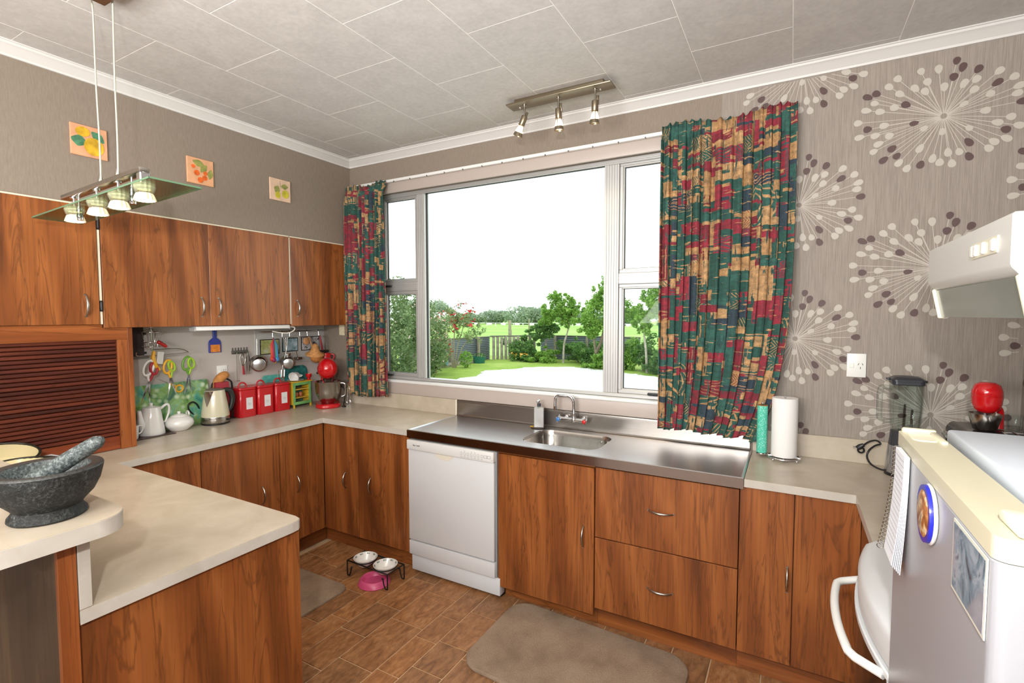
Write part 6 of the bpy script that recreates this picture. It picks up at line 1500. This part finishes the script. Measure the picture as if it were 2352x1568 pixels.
rr = tree('red_rose', 'tall leggy rose bush with red blooms in front of the corrugated fence', (-8.7, 13.4, GZ), [[(-8.75, 13.4, GZ), (-8.85, 13.4, .3), (-9.1, 13.4, 1.0)], [(-8.65, 13.4, GZ), (-8.5, 13.4, .4), (-8.2, 13.4, 1.2)], [(-8.7, 13.4, GZ), (-8.68, 13.4, .6), (-8.6, 13.4, 1.5)], [(-8.6, 13.4, GZ), (-8.3, 13.4, .3), (-7.9, 13.4, .75)]], [.035, .035, .035, .03], [(-8.25, 13.4, 1.45, .55, .4, .6), (-8.85, 13.4, 1.25, .5, .4, .6), (-7.75, 13.4, .95, .42, .4, .42)], 2600, .048, 12, LM_R, M('rose_cane', (150, 142, 116), .8), None, 'rose')
leaves([(-8.2, 13.3, 1.55, .62, .35, .62), (-9.0, 13.3, 1.3, .45, .35, .5)], 120, .085, 14, M('red_petal', (190, 40, 40), .5), 'bloom', rr, .85)['kind'] = 'stuff'
r2 = tree('red_rose', 'low red rose bush against the corrugated fence at the left', (-9.0, 12.6, GZ), [[(-9.0, 12.6, GZ), (-9.0, 12.6, .1)]], [.03], [(-8.75, 12.5, .22, .65, .3, .45)], 500, .06, 15, LM_R, BARK2, None, 'rose')
leaves([(-8.75, 12.4, .3, .65, .3, .4)], 40, .085, 16, M('red_petal', (190, 40, 40), .5), 'bloom', r2, .9)['kind'] = 'stuff'
# corrugated iron side fence
def corrugated(name, label, p0, p1, z0, z1, mat, n=13, t_post=3):
    t = thing(name, label, 'fence', ((p0[0] + p1[0]) / 2, (p0[1] + p1[1]) / 2, z0))
    d = (Vector(p1) - Vector(p0)); L = d.length; d.normalize(); nr = Vector((d.y, -d.x)); b = B()
    m = n * 6; cols_ = 2
    V = []; F = []
    for k in range(m + 1):
        z_ = z0 + (z1 - z0) * k / m; o_ = .022 * math.sin(2 * PI * n * k / m)
        for q in (0, 1): P = Vector(p0) + d * L * q + nr * o_; V.append((P.x, P.y, z_))
    for k in range(m): F.append((2 * k, 2 * k + 1, 2 * k + 3, 2 * k + 2))
    o = b.mesh(V, F).out('sheet', mat, t, 60); md = o.modifiers.new('thick', 'SOLIDIFY'); md.thickness = .004
    for k in range(t_post):
        P = Vector(p0) + d * L * (k + .5) / t_post - nr * -.09 * 1
        B().box(P.x - .05, P.y - .05, z0, P.x + .05, P.y + .05, z1 + .02).out('post', M('weathered_post', (150, 142, 122), .85, var=.15, vscale=10), t, 0)
    P0 = Vector(p0); P1 = Vector(p1)
    B().tube([(P0.x, P0.y, z1 + .02), (P1.x, P1.y, z1 + .02)], .035, 6).out('top_rail', M('weathered_rail', (110, 108, 96), .85), t, 40)
    return t
M_COR = M('corrugated_grey_iron', (132, 140, 148), .5, .35)
corrugated('corrugated_fence', 'low grey corrugated iron fence along the left of the lawn', (-9.95, 11.6), (-9.36, 17.2), GZ, .56, M_COR)
corrugated('corrugated_fence', 'grey corrugated iron fence behind the white-stemmed tree', (-7.5, 18.9), (-2.6, 18.7), GZ, .60, M_COR)
pf = thing('paling_fence', 'weathered timber paling fence in the far corner of the lawn', 'fence', (-8.6, 18.2, GZ))
r = random.Random(9); M_PAL = M('weathered_paling', (150, 142, 130), .85, var=.14, vscale=6)
pal = [(-9.3 + .16 * k, 17.35 + .11 * k) for k in range(11)]
for k, (x, y) in enumerate(pal):
    w = .095; al = False
    h_ = .58 + r.uniform(-.03, .03)
    if al: B().box(x - .02, y, GZ + .001, x + .02, y + .19, h_, .004, 1).out('paling', M_PAL, pf, 0)
    else: B().box(x, y - .02, GZ + .001, x + .14, y + .02, h_, .004, 1).out('paling', M_PAL, pf, 0)
B().tube([(-9.36, 17.25, .60), (-7.5, 18.62, .62)], .04, 6).out('top_rail', M('weathered_rail', (110, 108, 96), .85), pf, 40)
struct(B().box(-9.9, 12.0, GZ - .02, -9.0, 15.6, GZ + .09, .02, 1).out('ground_garden_edge', M('garden_edging_timber', (140, 132, 112), .85, var=.1, vscale=5), None, 0), 'timber garden edging below the fence')
# trees behind the lawn
tree('young_tree', 'young white-stemmed tree in the middle of the window', (-5.6, 17.3, GZ), [[(-5.62, 17.3, GZ), (-5.58, 17.3, .35), (-5.42, 17.3, .9), (-5.35, 17.3, 1.5)], [(-5.42, 17.3, .9), (-5.25, 17.3, 1.4), (-5.1, 17.3, 1.8)]], [.055, .04], [(-5.85, 17.3, 1.85, .62, .5, .55), (-5.3, 17.3, 1.75, .6, .5, .5), (-6.0, 17.3, 2.35, .3, .3, .4), (-5.25, 17.3, 2.1, .38, .35, .42), (-6.35, 17.3, 1.45, .5, .45, .5), (-5.5, 17.3, 1.35, .42, .4, .35)], 9000, .055, 21, LM_T)
tree('fruit_tree', 'dense fruit tree with forked trunk behind the right window mullion', (-3.4, 16.2, GZ), [[(-3.75, 16.2, GZ), (-3.72, 16.2, .05), (-3.5, 16.2, .6), (-3.3, 16.2, 1.5)], [(-3.72, 16.2, .05), (-3.85, 16.2, .8), (-4.0, 16.2, 1.5)]], [.09, .06], [(-4.0, 16.2, 1.5, .62, .55, .62), (-3.5, 16.2, 1.95, .6, .55, .7), (-3.3, 16.2, 2.6, .35, .3, .55), (-2.75, 16.2, 1.75, .55, .5, .55), (-2.25, 16.2, 1.65, .4, .4, .4), (-3.9, 16.2, .95, .5, .5, .35), (-3.75, 16.2, 2.2, .3, .3, .45)], 11000, .055, 22, LM_T, BARK2)
tree('young_tree', 'young tree with thin pale trunk seen in the right-hand pane', (-1.45, 15.3, GZ), [[(-1.45, 15.3, GZ), (-1.5, 15.3, .3), (-1.58, 15.3, 1.0), (-1.55, 15.3, 1.5)]], [.05], [(-1.6, 15.3, 1.55, .5, .45, .4), (-1.1, 15.3, 1.9, .55, .5, .6), (-1.25, 15.3, 2.4, .4, .35, .4), (-1.55, 15.3, 1.1, .3, .3, .25)], 6500, .052, 23, LM_T)
tree('small_tree', 'small dark-leaved tree left of the white-stemmed tree', (-6.75, 17.9, GZ), [[(-6.75, 17.9, GZ), (-6.75, 17.9, .3), (-6.7, 17.9, .9)]], [.05], [(-6.95, 17.8, .95, .55, .5, .35), (-6.35, 17.8, 1.0, .5, .45, .4), (-6.6, 17.8, 1.35, .4, .4, .35), (-7.2, 17.8, .65, .5, .4, .25)], 5500, .055, 24, LM_D, BARK)
for k, (x, y, z_, rx, rz, lb) in enumerate([(-8.15, 17.7, .05, .75, .62, 'rounded dark shrub in front of the paling fence corner'), (-7.35, 17.4, -.1, .6, .45, 'leafy shrub with pale flowers right of the paling fence'), (-6.55, 17.2, -.2, .7, .36, 'low broad-leaved shrub left of the white tree stem'), (-5.15, 17.9, .0, .85, .6, 'dense shrub just right of the white tree stem'), (-4.35, 16.9, -.08, .8, .55, 'bushy shrub under the forked fruit tree'), (-2.7, 16.0, .1, .8, .68, 'tall dark shrub at the left of the right-hand pane'), (-1.75, 15.9, .15, .9, .72, 'large dark shrub in the middle of the right-hand pane'), (-.9, 15.0, .0, .7, .55, 'grassy shrub by the edge of the right curtain'), (-3.3, 15.8, -.2, .7, .38, 'low shrub hidden partly by the right window mullion'), (-.3, 15.4, .3, .9, .9, 'shrub half hidden behind the right curtain')]):
    t = thing('shrub', lb, 'shrub', (x, y, GZ), 'shrubs along the back of the lawn')
    B().tube([(x, y, GZ), (x, y, z_)], .03, 6).out('stem', BARK2, t, 60)
    leaves([(x, y, z_, rx, .55, rz), (x + .3 * rx, y - .1, z_ - .15, rx * .7, .5, rz * .7)], 4200, .056, 40 + k, (LM_D, LM_D, LM_T)[k % 3], 'foliage', t, .6)
for k, (x, y) in enumerate([(-9.35, 12.05), (-9.15, 13.0), (-7.95, 17.0), (-7.35, 16.9)]):
    lbl = ['clump of orange lilies at the left end of the corrugated fence', 'clump of orange flowers beside the blue pot', 'yellow lily clump by the paling fence', 'yellow lily clump left of the low shrub'][k]
    t = thing('lily_clump', lbl, 'flowers', (x, y, GZ), 'yellow and orange lilies')
    leaves([(x, y, GZ + .16, .25, .2, .2)], 60, .09, 60 + k, LM_D, 'leaf', t, .4); leaves([(x, y - .05, GZ + .3, .22, .15, .10)], 14, .085, 70 + k, M('lily_orange', (226, 164, 50), .5), 'petal', t, .7)
for nm, lbl, x, y, m_, r_, h_ in (('flower_pot', 'pale blue flower pot on the garden edging', -9.0, 13.2, M('pot_blue', (130, 176, 200), .5), .17, .2), ('planter', 'dark teal planter tub in front of the corrugated fence', -8.85, 15.5, M('pot_teal', (34, 104, 92), .4), .30, .28)):
    zb = GZ + (.091 if y < 15 else .001)
    t = thing(nm, lbl, 'plant pot', (x, y, zb)); B().lathe([(0, zb), (r_ * .8, zb), (r_, zb + h_), (r_ * .93, zb + h_), (r_ * .75, zb + .03), (0, zb + .03)], (x, y, 0), 18).out('pot', m_, t, 50)
    leaves([(x, y, zb + h_ + .05, r_ * .9, r_ * .9, .12)], 60, .06, 80, LM_D, 'plant', t, .3)
sh_ = tree('small_shrub', 'bright small shrub at the foot of the tall red rose', (-8.25, 13.6, GZ), [[(-8.3, 13.6, GZ), (-8.3, 13.6, -.2)]], [.02], [(-8.25, 13.6, -.15, .28, .25, .35)], 300, .06, 33, LM_T, BARK2, None, 'shrub')
# posts in the paddock
for k, (x, y, w, z1, lb) in enumerate([(-9.87, 20, .085, 1.33, 'thick weathered strainer post in the paddock beyond the lawn'), (-9.25, 21, .04, 1.42, 'thin dark paddock post right of the thick post'), (-8.4, 21.4, .045, 1.30, 'thin paddock post left of the young tree'), (-10.9, 22, .03, .75, 'short thin stake left of the thick paddock post')]):
    b = B().tube([(x, y, GZ - .01), (x + .03, y, z1)], w, 8); b.solo('fence_post', M('weathered_post', (150, 142, 122), .85, var=.15, vscale=10), lb, 'post', (x, y, GZ), 'paddock posts', 40)
# white rail with marker boards across the paddock
rl = thing('race_rail', 'long white rail with marker boards across the far paddock', 'rail', (-40, 80, GZ))
b = B().box(-70, 79.95, .0, 30, 80.05, .09)
b.out('rail', M('rail_white', (240, 240, 240), .6), rl, 0)
for k in range(30):
    x = -67 + k * 3.05; B().box(x, 79.85, -.30, x + 1.0, 79.93, .10).out('marker_board', M('rail_white', (240, 240, 240), .6), rl, 0)
b = B()
for k in range(50): b.box(-69 + k * 2, 79.96, GZ - .004, -68.9 + k * 2, 80.04, .1)
b.out('upright', M('rail_white', (240, 240, 240), .6), rl, 0)['kind'] = 'stuff'
ORD = ['one', 'two', 'three', 'four', 'five', 'six', 'seven', 'eight', 'nine', 'ten', 'eleven', 'twelve', 'thirteen', 'fourteen', 'fifteen']
for k in range(15):
    x = -84 + 6.6 * k + 1.4 * math.sin(k * 2.7); y = 96 + 3 * math.sin(k * 1.9); hh = 1.45 + .5 * math.sin(k * 1.3 + 1) + (1.2 if k < 3 else 0)
    t = thing('far_tree', 'hazy far tree, number %s from the left in the tree line beyond the paddock' % ORD[k], 'tree', (x, y, GZ), 'trees on the far side of the paddock')
    B().tube([(x, y, GZ), (x, y, hh)], .25, 6).out('trunk', BARK2, t, 60)
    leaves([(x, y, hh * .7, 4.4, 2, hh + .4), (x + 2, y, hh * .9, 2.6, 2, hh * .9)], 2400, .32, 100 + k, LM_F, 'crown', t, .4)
hs = thing('far_house', 'distant white house with pale roof beyond the paddock at the left', 'house', (-60, 78, GZ))
B().box(-62.5, 76, GZ - .01, -57, 80, 1.2).out('walls', M('house_white', (230, 228, 222), .7), hs, 0)
B().prism([(76 - .3, 1.2), (78, 2.1), (80.3, 1.2)], 'x', -62.8, -56.7).out('roof', M('house_roof_grey', (190, 190, 188), .7), hs, 0)
b = B(); b.box(-61.6, 75.95, .1, -60.6, 75.99, .9).box(-59.2, 75.95, .1, -58.2, 75.99, .9); b.out('window', M('house_window_dark', (90, 100, 106), .3), hs, 0)
